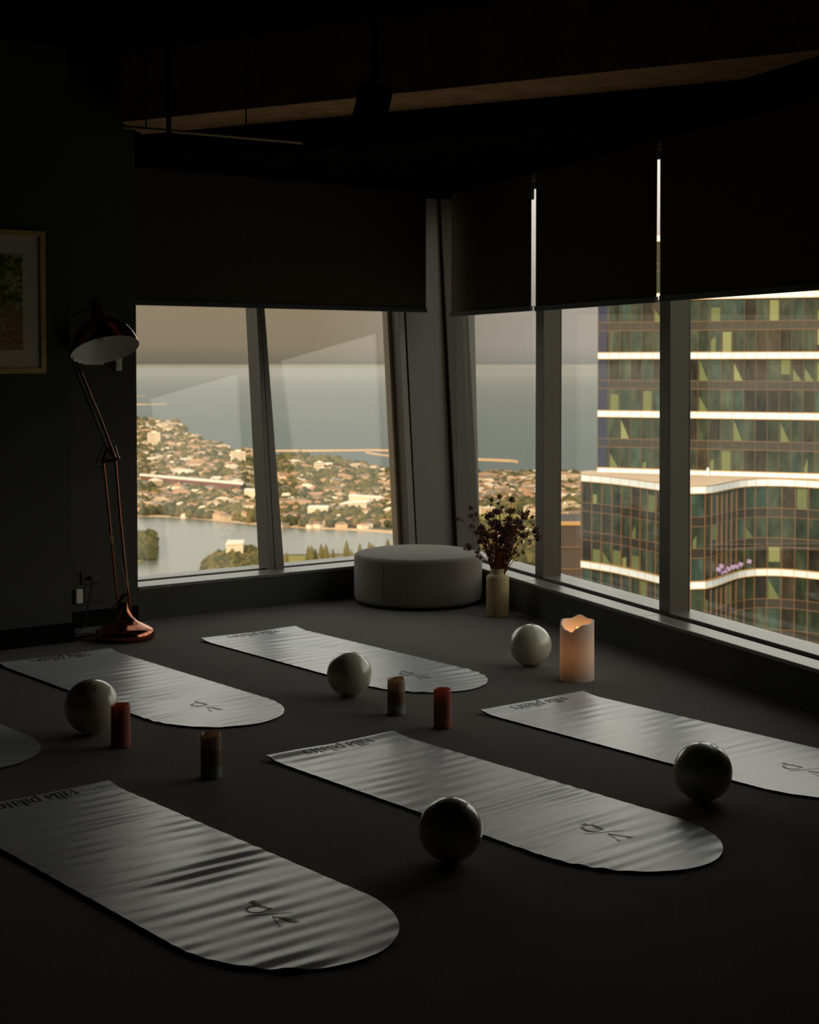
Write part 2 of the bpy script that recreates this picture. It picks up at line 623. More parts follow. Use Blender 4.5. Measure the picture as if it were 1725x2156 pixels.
g0 = Ledge((815.5, 660), (838.5, 1145), 0.285)
g0b = lambda z: g0(z) - 0.05
f0 = Ledge((839, 660), (862, 1145), AI)
f1 = Ledge((851, 660), (875.5, 1145), AI)
f1b = Ledge((855, 660), (878.5, 1145), AI)
pc = Ledge((925, 450), (962, 1145), AI)
struct(Lprism('trim_4', g0, g0b, 0.285, AG + 0.012, M['bronze']))
struct(Lprism('trim_4', f0, f1, AI, AG, M['frame'], bevel=0.002))
struct(Lprism('trim_4', f1, f1b, AI + 0.02, AG, M['groove']))
# corner post: left-facing panel with a rounded return, and the right-front panel
e0 = Redge((929, 450), (963.5, 1145), AI)
e1 = Redge((967, 560), (995.5, 1145), 0.31)
pe = Ledge((918, 450), (945, 1145), AI)
mb = MB()
ring = []
for z in (ZA, ZB):
    A = Lp(f1b(z), AI, z)
    Bq = Lp(pe(z), AI, z)
    Cc = Rp(e0(z), AI, z)
    mid = (Bq + Cc) / 2 + (nL * 0.03 + nR * 0.03)
    D = Rp(e1(z), 0.31, z)
    E_ = Rp(e0(z) + 0.02, 0.36, z)
    G_ = Lp(f1b(z), AI + 0.2, z)
    O_ = CO + nL * 0.7 + nR * 0.7 + UP * z
    ring.append([A, Bq, mid, Cc, D, E_, O_, G_])
mb.hexa(ring[0], ring[1])
struct(mb.build('column_corner', M['panel'], bevel=0.0))

RI, RG = 0.19, 0.31
fins = []
for (xa, xb, xc, y0, y1) in ((1128.5, 1145, 1182, 670, 1205), (1389.5, 1411.5, 1453, 660, 1285)):
    # xa..xb the face towards the room, xb..xc the near cheek back to the glass
    ea = Redge((xa, y0), (xa - 1.5, y1), RI)
    eb = Redge((xb, y0), (xb - 1.5, y1), RI)
    fins.append((ea, eb))
    struct(Rprism('trim_5', ea, eb, RI, RG + 0.012, M['frame'], bevel=0.002))
for s0 in (S_R1 - 0.1,):
    e_a = lambda z, s=s0: s
    e_b = lambda z, s=s0: s + 0.1
    fins.append((e_a, e_b))
    struct(Rprism('trim_5', e_a, e_b, RI, RG + 0.012, M['frame'], bevel=0.002))

# ------------------------------------------------------------------ panes


def Lpane(name, ea, eb):
    b = [Lp(ea(ZA), AG, ZA), Lp(eb(ZA), AG, ZA), Lp(eb(ZA), AG + 0.012, ZA), Lp(ea(ZA), AG + 0.012, ZA)]
    t_ = [Lp(ea(ZB), AG, ZB), Lp(eb(ZB), AG, ZB), Lp(eb(ZB), AG + 0.012, ZB), Lp(ea(ZB), AG + 0.012, ZB)]
    return struct(MB().hexa(b, t_).build(name, M['glass']))


Lpane('window_1', lambda z: S_L0 + 0.02, c0)
Lpane('window_2', c2, g0b)


def Rpane(name, ea, eb):
    b = [Rp(ea(ZA), RG, ZA), Rp(eb(ZA), RG, ZA), Rp(eb(ZA), RG + 0.012, ZA), Rp(ea(ZA), RG + 0.012, ZA)]
    t_ = [Rp(ea(ZB), RG, ZB), Rp(eb(ZB), RG, ZB), Rp(eb(ZB), RG + 0.012, ZB), Rp(ea(ZB), RG + 0.012, ZB)]
    return struct(MB().hexa(b, t_).build(name, M['glass']))


prev = e1
for i, (ea, eb) in enumerate(fins):
    Rpane('window_%d' % (i + 3), prev, ea)
    prev = eb

# ------------------------------------------------------------------ ceiling beam and bulkhead
bz = 3.0
F1, F2 = onz(554, 261, bz), onz(1420, 181, bz)
G1, G2 = onz(439, 232, bz), onz(1553, 122, bz)


def ext(a, b, t0, t1):
    d = b - a
    return a + d * t0, a + d * t1


Fa, Fb = ext(F1, F2, 0, 1.35)
Ga, Gb = ext(G1, G2, 0, 1.15)
Fa, Ga = onz(300, 283, bz), onz(255, 257, bz)


def flat(ps, z):
    return [Vector((p.x, p.y, z)) for p in ps]


struct(MB().hexa(flat([Ga, Gb, Fb, Fa], bz), flat([Ga, Gb, Fb, Fa], 3.40)).build('ceiling_beam', M['beam']))
nb = Vector((-(F2 - F1).y, (F2 - F1).x, 0)).normalized()
if nb.y < 0:
    nb = -nb
# bulkhead over the windows, kept inside the headers
bk = [F1 + (F1 - F2) * 0.13 + nb * 0.01, F2 + (F2 - F1) * 0.10 + nb * 0.01, Rp(0.05, 0.0, 0), ]
struct(MB().hexa(flat(bk, HEAD), flat(bk, 3.40)).build('ceiling_bulkhead', M['black']))

# ------------------------------------------------------------------ roller blinds


def blind(name, fn, s0, s1, a, zb, zt, label, mat_=None):
    r_ = empty(name, fn((s0 + s1) / 2, a, zb, *((False,) if fn is Lp else ())))
    r_['label'] = label
    r_['category'] = 'blind'
    r_['group'] = 'roller blinds over the windows'
    o0 = r_.location.copy()
    bx = Lbox if fn is Lp else Rbox
    for nm, args, mt in (('blind_fabric', (s0 + 0.004, s1 - 0.004, a, a + 0.0016, zb + 0.03, zt), M['blind']),
                         ('bottom_bar', (s0, s1, a - 0.009, a + 0.011, zb, zb + 0.032), M['bar'])):
        o = bx(nm, *args, mt)
        o.parent = r_
        o.matrix_parent_inverse = Matrix.Translation(-o0)
    mb_ = MB()
    P0, P1 = (fn(s, a + 0.03, zt - 0.02, *((False,) if fn is Lp else ())) for s in (s0 + .004, s1 - .004))
    mb_.tube([P0, P1], 0.028, 16)
    o = mb_.build('roller_tube', M['bar'], smooth=True, auto=40)
    o.parent = r_
    o.matrix_parent_inverse = Matrix.Translation(-o0)
    return r_


AB = 0.10
s_a, z_a = Lhit(270, 642, AB, False)
s_b, z_b = Lhit(898, 658, AB, False)
zb_ = (z_a + z_b) / 2
blind('roller_blind', Lp, s_b, S_L0 + 0.06, AB, zb_, HEAD - 0.01, 'wide dark roller blind over the left pair of windows')
segs = [((950, 666), (1119, 655.5)), ((1127.5, 654.5), (1383, 637.5)), ((1391, 635), (1720, 617))]
labs = ['narrow dark roller blind right of the corner post, above the dried flowers',
        'dark roller blind between the two bright vertical light gaps',
        'dark roller blind at the right edge in front of the tower']
for (pa, pb), lb in zip(segs, labs):
    sa, za = Rhit(*pa, AB)
    sb, zb2 = Rhit(*pb, AB)
    if pb[0] == 1720:
        sb = 4.66
    blind('roller_blind', Rp, sa, sb, AB, (za + zb2) / 2 if pb[0] != 1720 else za, HEAD - 0.01, lb)

# ------------------------------------------------------------------ mats
MW, ML, MC = 0.66, 1.99, 0.41
MR = MW / 2


def mat_height(u, v, sd, amp):
    ph = noise.noise(Vector((u * 2.2, v * 0.9 + sd * 5, sd * 2.3)))
    q = sin(2 * pi * u / 0.082 + 5.5 * ph + v * 0.8) * (0.16 + 1.15 * abs(noise.noise(Vector((u * 3.1, v * 2.2 + sd, sd * 3.1)))) * 2)
    q += 0.7 * noise.noise(Vector((u * 17.0 + v * 0.6, v * 1.0 + sd * 7, sd * 3.1)))
    q2 = noise.noise(Vector((u * 24.0 - v * 1.1, v * 2.6 + 9 + sd, sd * 5.7)))
    q3 = noise.noise(Vector((u * 2.6, v * 3.2, sd * 1.7 + 4)))
    en = 0.55 + 0.9 * max(0.0, q3 + 0.25)
    edge = exp(-(((MR - abs(v)) / 0.03) ** 2)) if u < ML - MC else 0.0
    z = amp * (q * 1.0 + q2 * 0.35) * en * (1 - 0.55 * edge)
    lift = 0.009 * exp(-(u / 0.06) ** 2) * (0.75 + 0.5 * abs(v) / MR)
    return 0.0075 + lift + max(-0.0065, z)


def halfw(u):
    if u <= ML - MC:
        return MR
    return MR * sqrt(max(0.0, 1 - ((u - (ML - MC)) / MC) ** 2))


def stroke_quads(pts, ws, n=8):
    """quads of a pen stroke with a width at every point, finely cut so that they follow the cloth"""
    out = []
    fp, fw = [], []
    for i in range(len(pts) - 1):
        (x0, y0), (x1, y1) = pts[i], pts[i + 1]
        for k in range(n):
            t_ = k / n
            fp.append((x0 + (x1 - x0) * t_, y0 + (y1 - y0) * t_))
            fw.append(ws[i] + (ws[i + 1] - ws[i]) * t_)
    fp.append(pts[-1])
    fw.append(ws[-1])
    L_, R_ = [], []
    for i, (x, y) in enumerate(fp):
        a, b = fp[max(0, i - 1)], fp[min(len(fp) - 1, i + 1)]
        dx, dy = b[0] - a[0], b[1] - a[1]
        l = sqrt(dx * dx + dy * dy) or 1
        L_.append((x - dy / l * fw[i] / 2, y + dx / l * fw[i] / 2))
        R_.append((x + dy / l * fw[i] / 2, y - dx / l * fw[i] / 2))
    for i in range(len(fp) - 1):
        out.append((L_[i], L_[i + 1], R_[i + 1], R_[i]))
    return out


def arc(cx, cy, rx, ry, a0, a1, n=12):
    return [(cx + rx * cos(radians(a0 + (a1 - a0) * i / n)), cy + ry * sin(radians(a0 + (a1 - a0) * i / n))) for i in range(n + 1)]


def cres(n, lo, hi):
    return [lo + (hi - lo) * sin(pi * i / n) for i in range(n + 1)]


def logo():
    """the round monogram: v, a slanting line and p"""
    s = []
    s.append(([(-0.0300, 1.4355), (-0.0225, 1.4420), (-0.0270, 1.4800), (-0.0305, 1.5230)], [0.004, 0.0115, 0.0115, 0.0125]))
    s.append(([(-0.0390, 1.5205), (-0.0210, 1.5245)], [0.002, 0.004]))
    s.append(([(-0.0130, 1.4335), (-0.0370, 1.4350)], [0.0015, 0.004]))
    b = [(-0.0215, 1.4680), (-0.0100, 1.4635), (0.0020, 1.4625), (0.0150, 1.4670), (0.0245, 1.4790), (0.0285, 1.4960),
         (0.0240, 1.5120), (0.0110, 1.5230), (-0.0060, 1.5262), (-0.0230, 1.5195)]
    s.append((b, [0.002, 0.002, 0.003, 0.006, 0.0085, 0.009, 0.0075, 0.004, 0.002, 0.002]))
    s.append(([(0.0576, 1.5246), (0.0443, 1.5290), (0.0254, 1.5345), (0.0005, 1.5449), (-0.023, 1.5580), (-0.0499, 1.5722), (-0.07, 1.5830)],
              [0.0012, 0.0022, 0.003, 0.0036, 0.003, 0.0022, 0.0012]))
    s.append(([(-0.0025, 1.5730), (-0.0180, 1.6100), (-0.0315, 1.6500)], [0.006, 0.0115, 0.0135]))
    s.append(([(-0.0450, 1.6530), (-0.0180, 1.6510)], [0.0015, 0.004]))
    s.append(([(-0.0015, 1.5740), (0.0230, 1.6480)], [0.0022, 0.003]))
    s.append(([(0.0150, 1.6500), (0.0345, 1.6500)], [0.0035, 0.0015]))
    out = []
    for p_, w_ in s:
        out += stroke_quads(p_, [x * 1.3 for x in w_], 5)
    return out


def words():
    """«villa pilates» in a high-contrast display face"""
    def serif(x, y, w=0.34):
        return ([(x - w / 2, y), (x + w / 2, y)], [0.045, 0.045])
    G = {
        'v': (0.80, [([(0.10, 1.0), (0.42, 0.0)], [0.20, 0.14]), ([(0.70, 1.0), (0.44, 0.0)], [0.05, 0.05]), serif(0.12, 0.98, .3), serif(0.68, 0.98, .24)]),
        'i': (0.42, [([(0.2, 0.0), (0.2, 1.0)], [0.20, 0.20]), serif(0.2, 0.02), ([(0.2, 1.22), (0.2, 1.40)], [0.17, 0.17])]),
        'l': (0.42, [([(0.2, 0.0), (0.2, 1.55)], [0.20, 0.20]), serif(0.2, 0.02)]),
        'a': (0.80, [([(0.56, 0.0), (0.56, 0.72), (0.50, 0.92), (0.34, 1.0), (0.14, 0.84)], [0.20, 0.19, 0.12, 0.05, 0.10]),
                     (arc(0.33, 0.28, 0.24, 0.27, 60, 300, 12), cres(12, 0.04, 0.17))]),
        'p': (0.92, [([(0.2, -0.5), (0.2, 1.0)], [0.20, 0.20]), serif(0.2, -0.48), (arc(0.45, 0.5, 0.33, 0.48, 130, -130, 16), cres(16, 0.04, 0.2))]),
        't': (0.52, [([(0.22, 1.35), (0.22, 0.15), (0.32, 0.03), (0.46, 0.1)], [0.10, 0.20, 0.13, 0.04]), ([(0.04, 0.97), (0.46, 0.97)], [0.05, 0.05])]),
        'e': (0.78, [(arc(0.40, 0.5, 0.30, 0.48, 0, 310, 18), cres(18, 0.04, 0.19)), ([(0.14, 0.52), (0.68, 0.52)], [0.04, 0.04])]),
        's': (0.66, [([(0.52, 0.80), (0.44, 0.95), (0.28, 0.98), (0.13, 0.84), (0.20, 0.62), (0.40, 0.42), (0.52, 0.22), (0.40, 0.03), (0.22, 0.02), (0.10, 0.22)],
                     [0.04, 0.05, 0.06, 0.11, 0.18, 0.19, 0.12, 0.06, 0.05, 0.04])]),
    }
    x = 0
    sc = 0.0455
    qs = []
    for ch in 'villa pilates':
        if ch == ' ':
            x += 0.32
            continue
        w, st = G[ch]
        for p_, w_ in st:
            qs += stroke_quads([(a + x, b) for a, b in p_], w_, 3)
        x += w
    return [[((a - x / 2) * sc, 0.022 + b * sc) for a, b in q] for q in qs]


LOGO, WORDS = logo(), words()


def build_mat(x, y, th, sd, label, amp=0.0023):
    root = empty('exercise_mat', (x, y, 0), th)
    tag(root, label, 'mat', 'pale exercise mats laid out in two rows')
    # local x runs from the square back edge to the round end, local y to the right of the wording's v
    nu, nv = 230, 26
    us = [ML * (1 - cos(pi * min(1, i / nu) * 0.5)) * 0 + ML * i / nu for i in range(nu)]
    us += [ML - MR * (1 - cos(0.16 * k)) * 0.05 for k in ()]
    us = us + [ML - 0.002, ML - 0.0003]
    H = lambda u, v: mat_height(u, v, sd, amp)
    V, Fc, mi = [], [], []
    for u in us:
        hw = halfw(u)
        for j in range(nv + 1):
            v = hw * (-1 + 2 * j / nv)
            V.append((u, v, H(u, v)))
    nrow = len(us)
    mb = MB()
    fc = [(i * (nv + 1) + j, (i + 1) * (nv + 1) + j, (i + 1) * (nv + 1) + j + 1, i * (nv + 1) + j + 1) for i in range(nrow - 1) for j in range(nv)]
    mb.mi = 0
    mb.add(V, fc)
    # backing
    mb.mi = 1
    Vb = [(a, b, max(0.0008, c_ - 0.005)) for a, b, c_ in V]
    mb.add(Vb, [tuple(reversed(f)) for f in fc])
    off = len(V)
    rim = [i * (nv + 1) for i in range(nrow)] + [(nrow - 1) * (nv + 1) + j for j in range(1, nv + 1)] + \
          [i * (nv + 1) + nv for i in reversed(range(nrow - 1))] + [j for j in reversed(range(1, nv))]
    n_ = len(rim)
    for i in range(n_):
        a, b = rim[i], rim[(i + 1) % n_]
        mb.f.append((a, a + off, b + off, b))
        mb.m.append(1)
    me = mb.build('mat_sheet', [M['mat'], M['mat_under']], root, smooth=True, auto=50)
    for nm, quads, lb in (('printed_monogram', LOGO, 'black printed monogram'), ('printed_wordmark', WORDS, 'black printed lettering')):
        g = MB()
        for q in quads:
            vs = []
            for (rx, up) in q:
                vs.append((up, -rx, H(up, -rx) + 0.0005))
            g.add(vs, [(0, 1, 2, 3)])
        o = g.build(nm, M['print'], root)
        sm = o.modifiers.new('thickness', 'SOLIDIFY')
        sm.thickness = 0.0004
        sm.offset = -1
        o['label'] = lb
    return root


build_mat(-0.325, 6.390, radians(-50.74), 1, 'pale exercise mat in the middle foreground, reaching furthest right behind the nearest ball', 0.0026)
build_mat(-1.400, 5.601, radians(-50.43), 2, 'pale exercise mat nearest the viewer, rippled, at the lower left', 0.0027)
build_mat(-1.923, 8.332, radians(-51.44), 3, 'pale exercise mat in front of the copper floor lamp', 0.0022)
build_mat(-0.946, 9.056, radians(-51.72), 4, 'pale exercise mat furthest back, in front of the left windows', 0.0018)
build_mat(0.579, 7.210, radians(-51.54), 5, 'pale exercise mat at the right, its round end cut by the picture edge', 0.0014)
build_mat(-2.880, 7.571, radians(-51.0), 6, 'shaded exercise mat at the far left of which only the round tip shows', 0.0009)

# ------------------------------------------------------------------ balls


def sphere_point(R, la, lo):
    return Vector((R * sin(la) * cos(lo), R * sin(la) * sin(lo), R * cos(la)))


def ball(px, py, rpx, label, logo_dir=None, tiltv=(0, 0)):
    # radius from the apparent size and the floor contact
    R = 0.11
    for _ in range(20):
        d = ray(px, py)
        q = onz(px, py, R)
        R = 0.999 * rpx * q.y / F * 0.997
    q = onz(px, py, R)
    root = empty('exercise_ball', (q.x, q.y, 0))
    tag(root, label, 'ball', 'pale sage exercise balls on the carpet')
    bm = bmesh.new()
    bmesh.ops.create_uvsphere(bm, u_segments=64, v_segments=40, radius=R)
    for v in bm.verts:
        v.co.z = v.co.z * 0.995
        if v.co.z < -R * 0.985:
            v.co.z = -R * 0.985
        v.co.z += R * 0.985
        v.co.z += 0.001
    me = bpy.data.meshes.new('ball_shell')
    bm.to_mesh(me)
    bm.free()
    me.polygons.foreach_set('use_smooth', [True] * len(me.polygons))
    me.materials.append(M['ball'])
    o = bpy.data.objects.new('ball_shell', me)
    COL.objects.link(o)
    o.parent = root
    if logo_dir is not None:
        az, lat, rot, sc = logo_dir
        cdir = sphere_point(1, radians(lat), radians(az))
        ex = Vector((-cdir.y, cdir.x, 0)).normalized()
        ey = cdir.cross(ex)
        a = radians(rot)
        e1_, e2_ = ex * cos(a) + ey * sin(a), -ex * sin(a) + ey * cos(a)
        g = MB()
        for qd in LOGO:
            vs = []
            for (rx, up) in qd:
                w = cdir + e1_ * (rx * sc / R) + e2_ * ((up - 1.544) * sc / R)
                w.normalize()
                w = Vector((w.x, w.y, w.z * 0.995)) * (R + 0.0007) + Vector((0, 0, R * 0.985 + 0.001))
                vs.append(w)
            g.add(vs, [(0, 1, 2, 3)])
        l = g.build('printed_monogram', M['ballprint'], root)
        sm = l.modifiers.new('thickness', 'SOLIDIFY')
        sm.thickness = 0.0004
        l['label'] = 'dark printed monogram'
    # small plug
    g = MB()
    cdir = sphere_point(1, radians(8), radians(60))
    P = cdir * (R * 0.996) + Vector((0, 0, R * 0.985))
    rot = cdir.to_track_quat('Z', 'Y').to_matrix()
    g.lathe([(0.0, 0.0), (0.006, 0.0), (0.006, 0.0012), (0.004, 0.0022), (0.0, 0.0024)], 20, P, rot)
    g.build('valve_plug', M['valve'], root, smooth=True, auto=40)
    return root


ball(949.5, 1746, 69, 'dark sage exercise ball with a monogram, nearest the viewer, beside the front middle mat', (-60, 33, 180 - 52, 0.42))
ball(1480, 1624, 63, 'dark sage exercise ball in front of the right-hand mat', (-40, 30, 180 - 40, 0.42))
ball(194, 1487, 58.5, 'sage exercise ball behind the leftmost red candle', (-75, 30, 30, 0.3))
ball(736, 1418.5, 48, 'pale sage exercise ball overlapping the furthest mat', None)
ball(1117.5, 1358, 45, 'pale cream exercise ball left of the tall ivory candle', None)

# ------------------------------------------------------------------ candles


def candle(name, px, wpx, ybase, ytop, rim, bands, label, floor_frac, mat_top, glow=None, taper=0.0, group=None, seg=72):
    """hollow-topped pillar candle; rim(a) is the wavy edge as a share of the height, bands the solid zones from the floor up"""
    q = onz(px, ybase)
    R = wpx / 2 * q.y / F
    q = onz(px, ybase - 2) if False else Vector((q.x * (1 + R / q.y), q.y + R, 0))
    R = wpx / 2 * q.y / F
    x, y = q.x, q.y
    Ht = EYE - (ytop - HOR) / F * y
    root = empty(name, (x, y, 0))
    tag(root, label, 'candle', group)
    t_ = 0.0075 * (R / 0.05) ** 0.5
    prev_z = 0.0
    for (frac, mt, nm) in bands:
        z1 = Ht * frac
        g = MB()
        r0, r1 = R * (1 + taper * (1 - prev_z / Ht)), R * (1 + taper * (1 - z1 / Ht))
        g.lathe([(r0 - 0.003 if prev_z == 0 else r0, prev_z + (0.001 if prev_z == 0 else 0)), (r0, prev_z + 0.004), (r1, z1)], seg)
        g.build(nm, mt, root, smooth=True, auto=40)
        prev_z = z1
    g = MB()
    zt = lambda r, z, a: z if z < 900 else Ht * rim(a) + (z - 1000)
    rb, rt = R * (1 + taper * (1 - prev_z / Ht)), R
    prof = [(0.0, prev_z + 0.0005), (rb - 0.0002, prev_z + 0.0005)]
    for k in range(1, 6):
        prof.append((rb + (rt - rb) * k / 6, None, k / 6))
    vs = []
    rows = []
    for k in range(0, 8):
        f = k / 7
        rows.append(('o', rb + (rt - rb) * f, f))
    rows.append(('r', rt - t_ * 0.5, 1.0))
    for k in range(0, 8):
        f = 1 - k / 7
        rows.append(('i', rb + (rt - rb) * f - t_, f))
    zi = Ht * floor_frac
    V = []
    for kind, r_, f in rows:
        for k in range(seg):
            a = 2 * pi * k / seg
            top = Ht * rim(a)
            if kind == 'o':
                z = prev_z + (top - 0.002 - prev_z) * f
            elif kind == 'r':
                z = top + 0.0008
            else:
                z = zi + (top - 0.002 - zi) * f
            V.append((r_ * cos(a), r_ * sin(a), z))
    fs = []
    nr = len(rows)
    for i in range(nr - 1):
        for k in range(seg):
            k2 = (k + 1) % seg
            fs.append((i * seg + k, i * seg + k2, (i + 1) * seg + k2, (i + 1) * seg + k))
    g.add(V, fs)
    g.f.append(tuple(reversed(range(seg))))
    g.m.append(0)
    g.f.append(tuple(range((nr - 1) * seg, nr * seg)))
    g.m.append(0)
    g.build('wax_shell', mat_top, root, smooth=True, auto=60)
    # flickering wick tip
    g = MB()
    zf = Ht * 0.86 if glow else zi + 0.012
    g.tube([(0, 0, zi), (0, 0, zf)], 0.0022, 10)
    g.build('wick', M['cord'], root)
    if glow:
        hz, en, fl = glow
        e = bpy.data.materials.new('flame_glow')
        e.use_nodes = True
        e.node_tree.nodes.clear()
        em = N(e.node_tree, 'ShaderNodeEmission', Strength=fl)
        em.inputs[0].default_value = (1, 0.42, 0.07, 1)
        oo = N(e.node_tree, 'ShaderNodeOutputMaterial')
        e.node_tree.links.new(em.outputs[0], oo.inputs[0])
        g = MB()
        g.lathe([(0.0, 0.0), (0.0030, 0.003), (0.0036, 0.006), (0.0024, 0.010), (0.0, 0.014)], 14, (0, 0, zf - 0.004))
        g.build('flame', e, root, smooth=True)
        ld = bpy.data.lights.new('candle_light', 'POINT')
        ld.energy = en
        ld.color = (1, 0.52, 0.24)
        ld.shadow_soft_size = 0.012
        lo = bpy.data.objects.new('candle_light', ld)
        COL.objects.link(lo)
        lo.parent = root
        lo.location = (0, 0, hz * Ht)
    return root


def smooth_rim(pts):
    """closed interpolation of (degrees, height share)"""
    pts = sorted(pts)

    def f(a):
        d = math.degrees(a) % 360
        for i in range(len(pts)):
            a0, h0 = pts[i]
            a1, h1 = pts[(i + 1) % len(pts)]
            if i == len(pts) - 1:
                a1 += 360
            dd = d if d >= a0 else d + 360
            if a0 <= dd <= a1:
                t_ = (dd - a0) / (a1 - a0)
                t_ = t_ * t_ * (3 - 2 * t_)
                return h0 + (h1 - h0) * t_
        return pts[0][1]
    return f


# angles: 270 faces the viewer, 180 left, 0 right
candle('pillar_candle', 1215, 72, 1437, 1308, smooth_rim([(0, 1.005), (40, 1.0), (75, 1.05), (110, 0.99), (150, 0.995), (185, 0.93), (222, 0.86), (245, 0.83), (262, 0.90), (285, 0.955), (320, 0.965), (340, 0.985)]),
       [], 'tall ivory flameless candle with a wavy rim, glowing warm, by the right windows', 0.10, M['wax_white'], (0.48, 0.46, 4.0), 0.02, seg=96)
tan_rim = smooth_rim([(0, 1.0), (60, 1.01), (130, 0.985), (180, 0.99), (215, 0.93), (240, 0.90), (270, 0.93), (310, 0.965)])
candle('pillar_candle', 834.5, 37, 1507.5, 1433, smooth_rim([(0, 0.985), (50, 1.03), (120, 0.99), (180, 1.0), (215, 0.95), (250, 0.945), (290, 0.965), (330, 0.975)]),
       [(0.295, M['wax_blue'], 'blue_grey_band'), (0.655, M['wax_tan_unlit'], 'unlit_tan_band')],
       'tan and blue-grey banded candle between the furthest mat and the red candle', 0.67, M['wax_tan'], None, 0.03, 'tan candles with a blue-grey base')
candle('pillar_candle', 932, 38, 1536, 1455, smooth_rim([(0, 1.0), (90, 1.0), (180, 1.0), (270, 0.995)]),
       [(0.68, M['wax_red_unlit'], 'lower_wax')], 'coral red candle in the middle of the room, right of the banded candle', 0.70, M['wax_red'], None, 0.01, 'coral red candles')
candle('pillar_candle', 254.5, 40, 1576, 1488.5, smooth_rim([(0, 1.01), (90, 1.005), (180, 0.985), (270, 0.985)]),
       [(0.66, M['wax_red_unlit'], 'lower_wax')], 'coral red candle at the left in front of a ball', 0.69, M['wax_red'], None, 0.03, 'coral red candles')
candle('pillar_candle', 444.5, 43, 1642, 1548.5, tan_rim,
       [(0.275, M['wax_blue'], 'blue_grey_band'), (0.635, M['wax_tan_unlit'], 'unlit_tan_band')],
       'tan and blue-grey banded candle nearest the viewer, between the two left mats', 0.66, M['wax_tan'], None, 0.03, 'tan candles with a blue-grey base')

# ------------------------------------------------------------------ ottoman
OR = 0.430
_q = onz(891, 1286.5)
OX, OY = _q.x * (1 + OR / _q.y), _q.y + OR - 0.03
for n_ in (nL, nR, nL, nR):      # it stands against both low walls
    gap = n_.dot(CO - Vector((OX, OY, 0))) - OR - 0.008
    if gap < 0:
        OX, OY = OX + n_.x * gap, OY + n_.y * gap
ott = empty('round_ottoman', (OX, OY, 0))
tag(ott, 'low round taupe fabric ottoman standing in the corner by the windows', 'ottoman')
g = MB()
OH = 0.352
pr = [(0.0, 0.022), (OR - 0.02, 0.022), (OR - 0.004, 0.03), (OR, 0.05), (OR, OH - 0.05)]
for k in range(1, 9):
    a = k / 8 * pi / 2
    pr.append((OR - 0.035 + 0.035 * cos(a), OH - 0.035 - 0.015 + 0.035 * sin(a)))
pr += [(OR * 0.8, OH - 0.004), (OR * 0.4, OH + 0.002), (0.0, OH + 0.003)]
g.lathe(pr, 96)
g.build('upholstered_drum', M['ottoman'], ott, smooth=True, auto=60)
for sa in (radians(237),):
    g = MB()
    g.tube([((OR + 0.0005) * cos(sa), (OR + 0.0005) * sin(sa), z) for z in (0.04, 0.1, 0.2, OH - 0.05)], 0.002, 6)
    g.build('side_seam', M['ottoman'], ott, smooth=True)
MB().lathe([(0.0, 0.0), (OR - 0.04, 0.0), (OR - 0.04, 0.024), (0.0, 0.024)], 64).build('plinth', M['plinth'], ott)

# ------------------------------------------------------------------ vase and dried flowers
_q = onz(1048, 1301.5)
VX, VY = _q.x * (1 + 0.0725 / _q.y), _q.y + 0.0725
vase = empty('stoneware_vase', (VX, VY, 0))
tag(vase, 'ochre stoneware jar vase standing between the ottoman and the right wall', 'vase')
vr = 0.0725
pr = [(0.0, 0.0), (vr - 0.004, 0.0), (vr - 0.001, 0.004), (vr, 0.012), (vr, 0.245)]
for k in range(1, 7):
    a = k / 6 * pi / 2
    pr.append((vr - 0.022 + 0.022 * cos(a), 0.245 + 0.022 * sin(a)))
pr += [(0.047, 0.272), (0.046, 0.282), (0.048, 0.300), (0.047, 0.305), (0.042, 0.305), (0.041, 0.28), (0.05, 0.25), (0.0625, 0.24), (0.0625, 0.02), (0.0, 0.02)]
MB().lathe(pr, 64).build('jar_body', M['vase'], vase, smooth=True, auto=70)
MB().tube([(vr * cos(a), vr * sin(a), 0.196) for a in [2 * pi * k / 64 for k in range(65)]], 0.0011, 6).build('throwing_ring', M['vase'], vase, smooth=True)

rnd = random.Random(5)
bou = empty('dried_flower_bouquet', (VX, VY, 0.28))
tag(bou, 'bunch of dried purple and brown flowers standing in the ochre vase', 'flowers')


def bez(p0, p1, p2, n=9):
    return [p0 * (1 - t_) ** 2 + p1 * 2 * t_ * (1 - t_) + p2 * t_ ** 2 for t_ in [i / n for i in range(n + 1)]]


def head(g, c, r_, n):
    for _ in range(n):
        d = Vector((rnd.gauss(0, 1), rnd.gauss(0, 1), rnd.gauss(0, 0.8)))
        p_ = c + d * r_ * 0.45
        s = rnd.uniform(0.0045, 0.0105)
        a = Vector((rnd.gauss(0, 1), rnd.gauss(0, 1), rnd.gauss(0, 1))).normalized()
        b = a.orthogonal().normalized()
        cc = a.cross(b)
        k = 5
        vs = [p_ + a * s * 0.6] + [p_ + (b * cos(2 * pi * i / k) + cc * sin(2 * pi * i / k)) * s * rnd.uniform(0.7, 1.3) + a * s * 0.15 for i in range(k)] + [p_ - a * s * 0.5]
        fs = [(0, 1 + i, 1 + (i + 1) % k) for i in range(k)] + [(k + 1, 1 + (i + 1) % k, 1 + i) for i in range(k)]
        g.add(vs, fs)


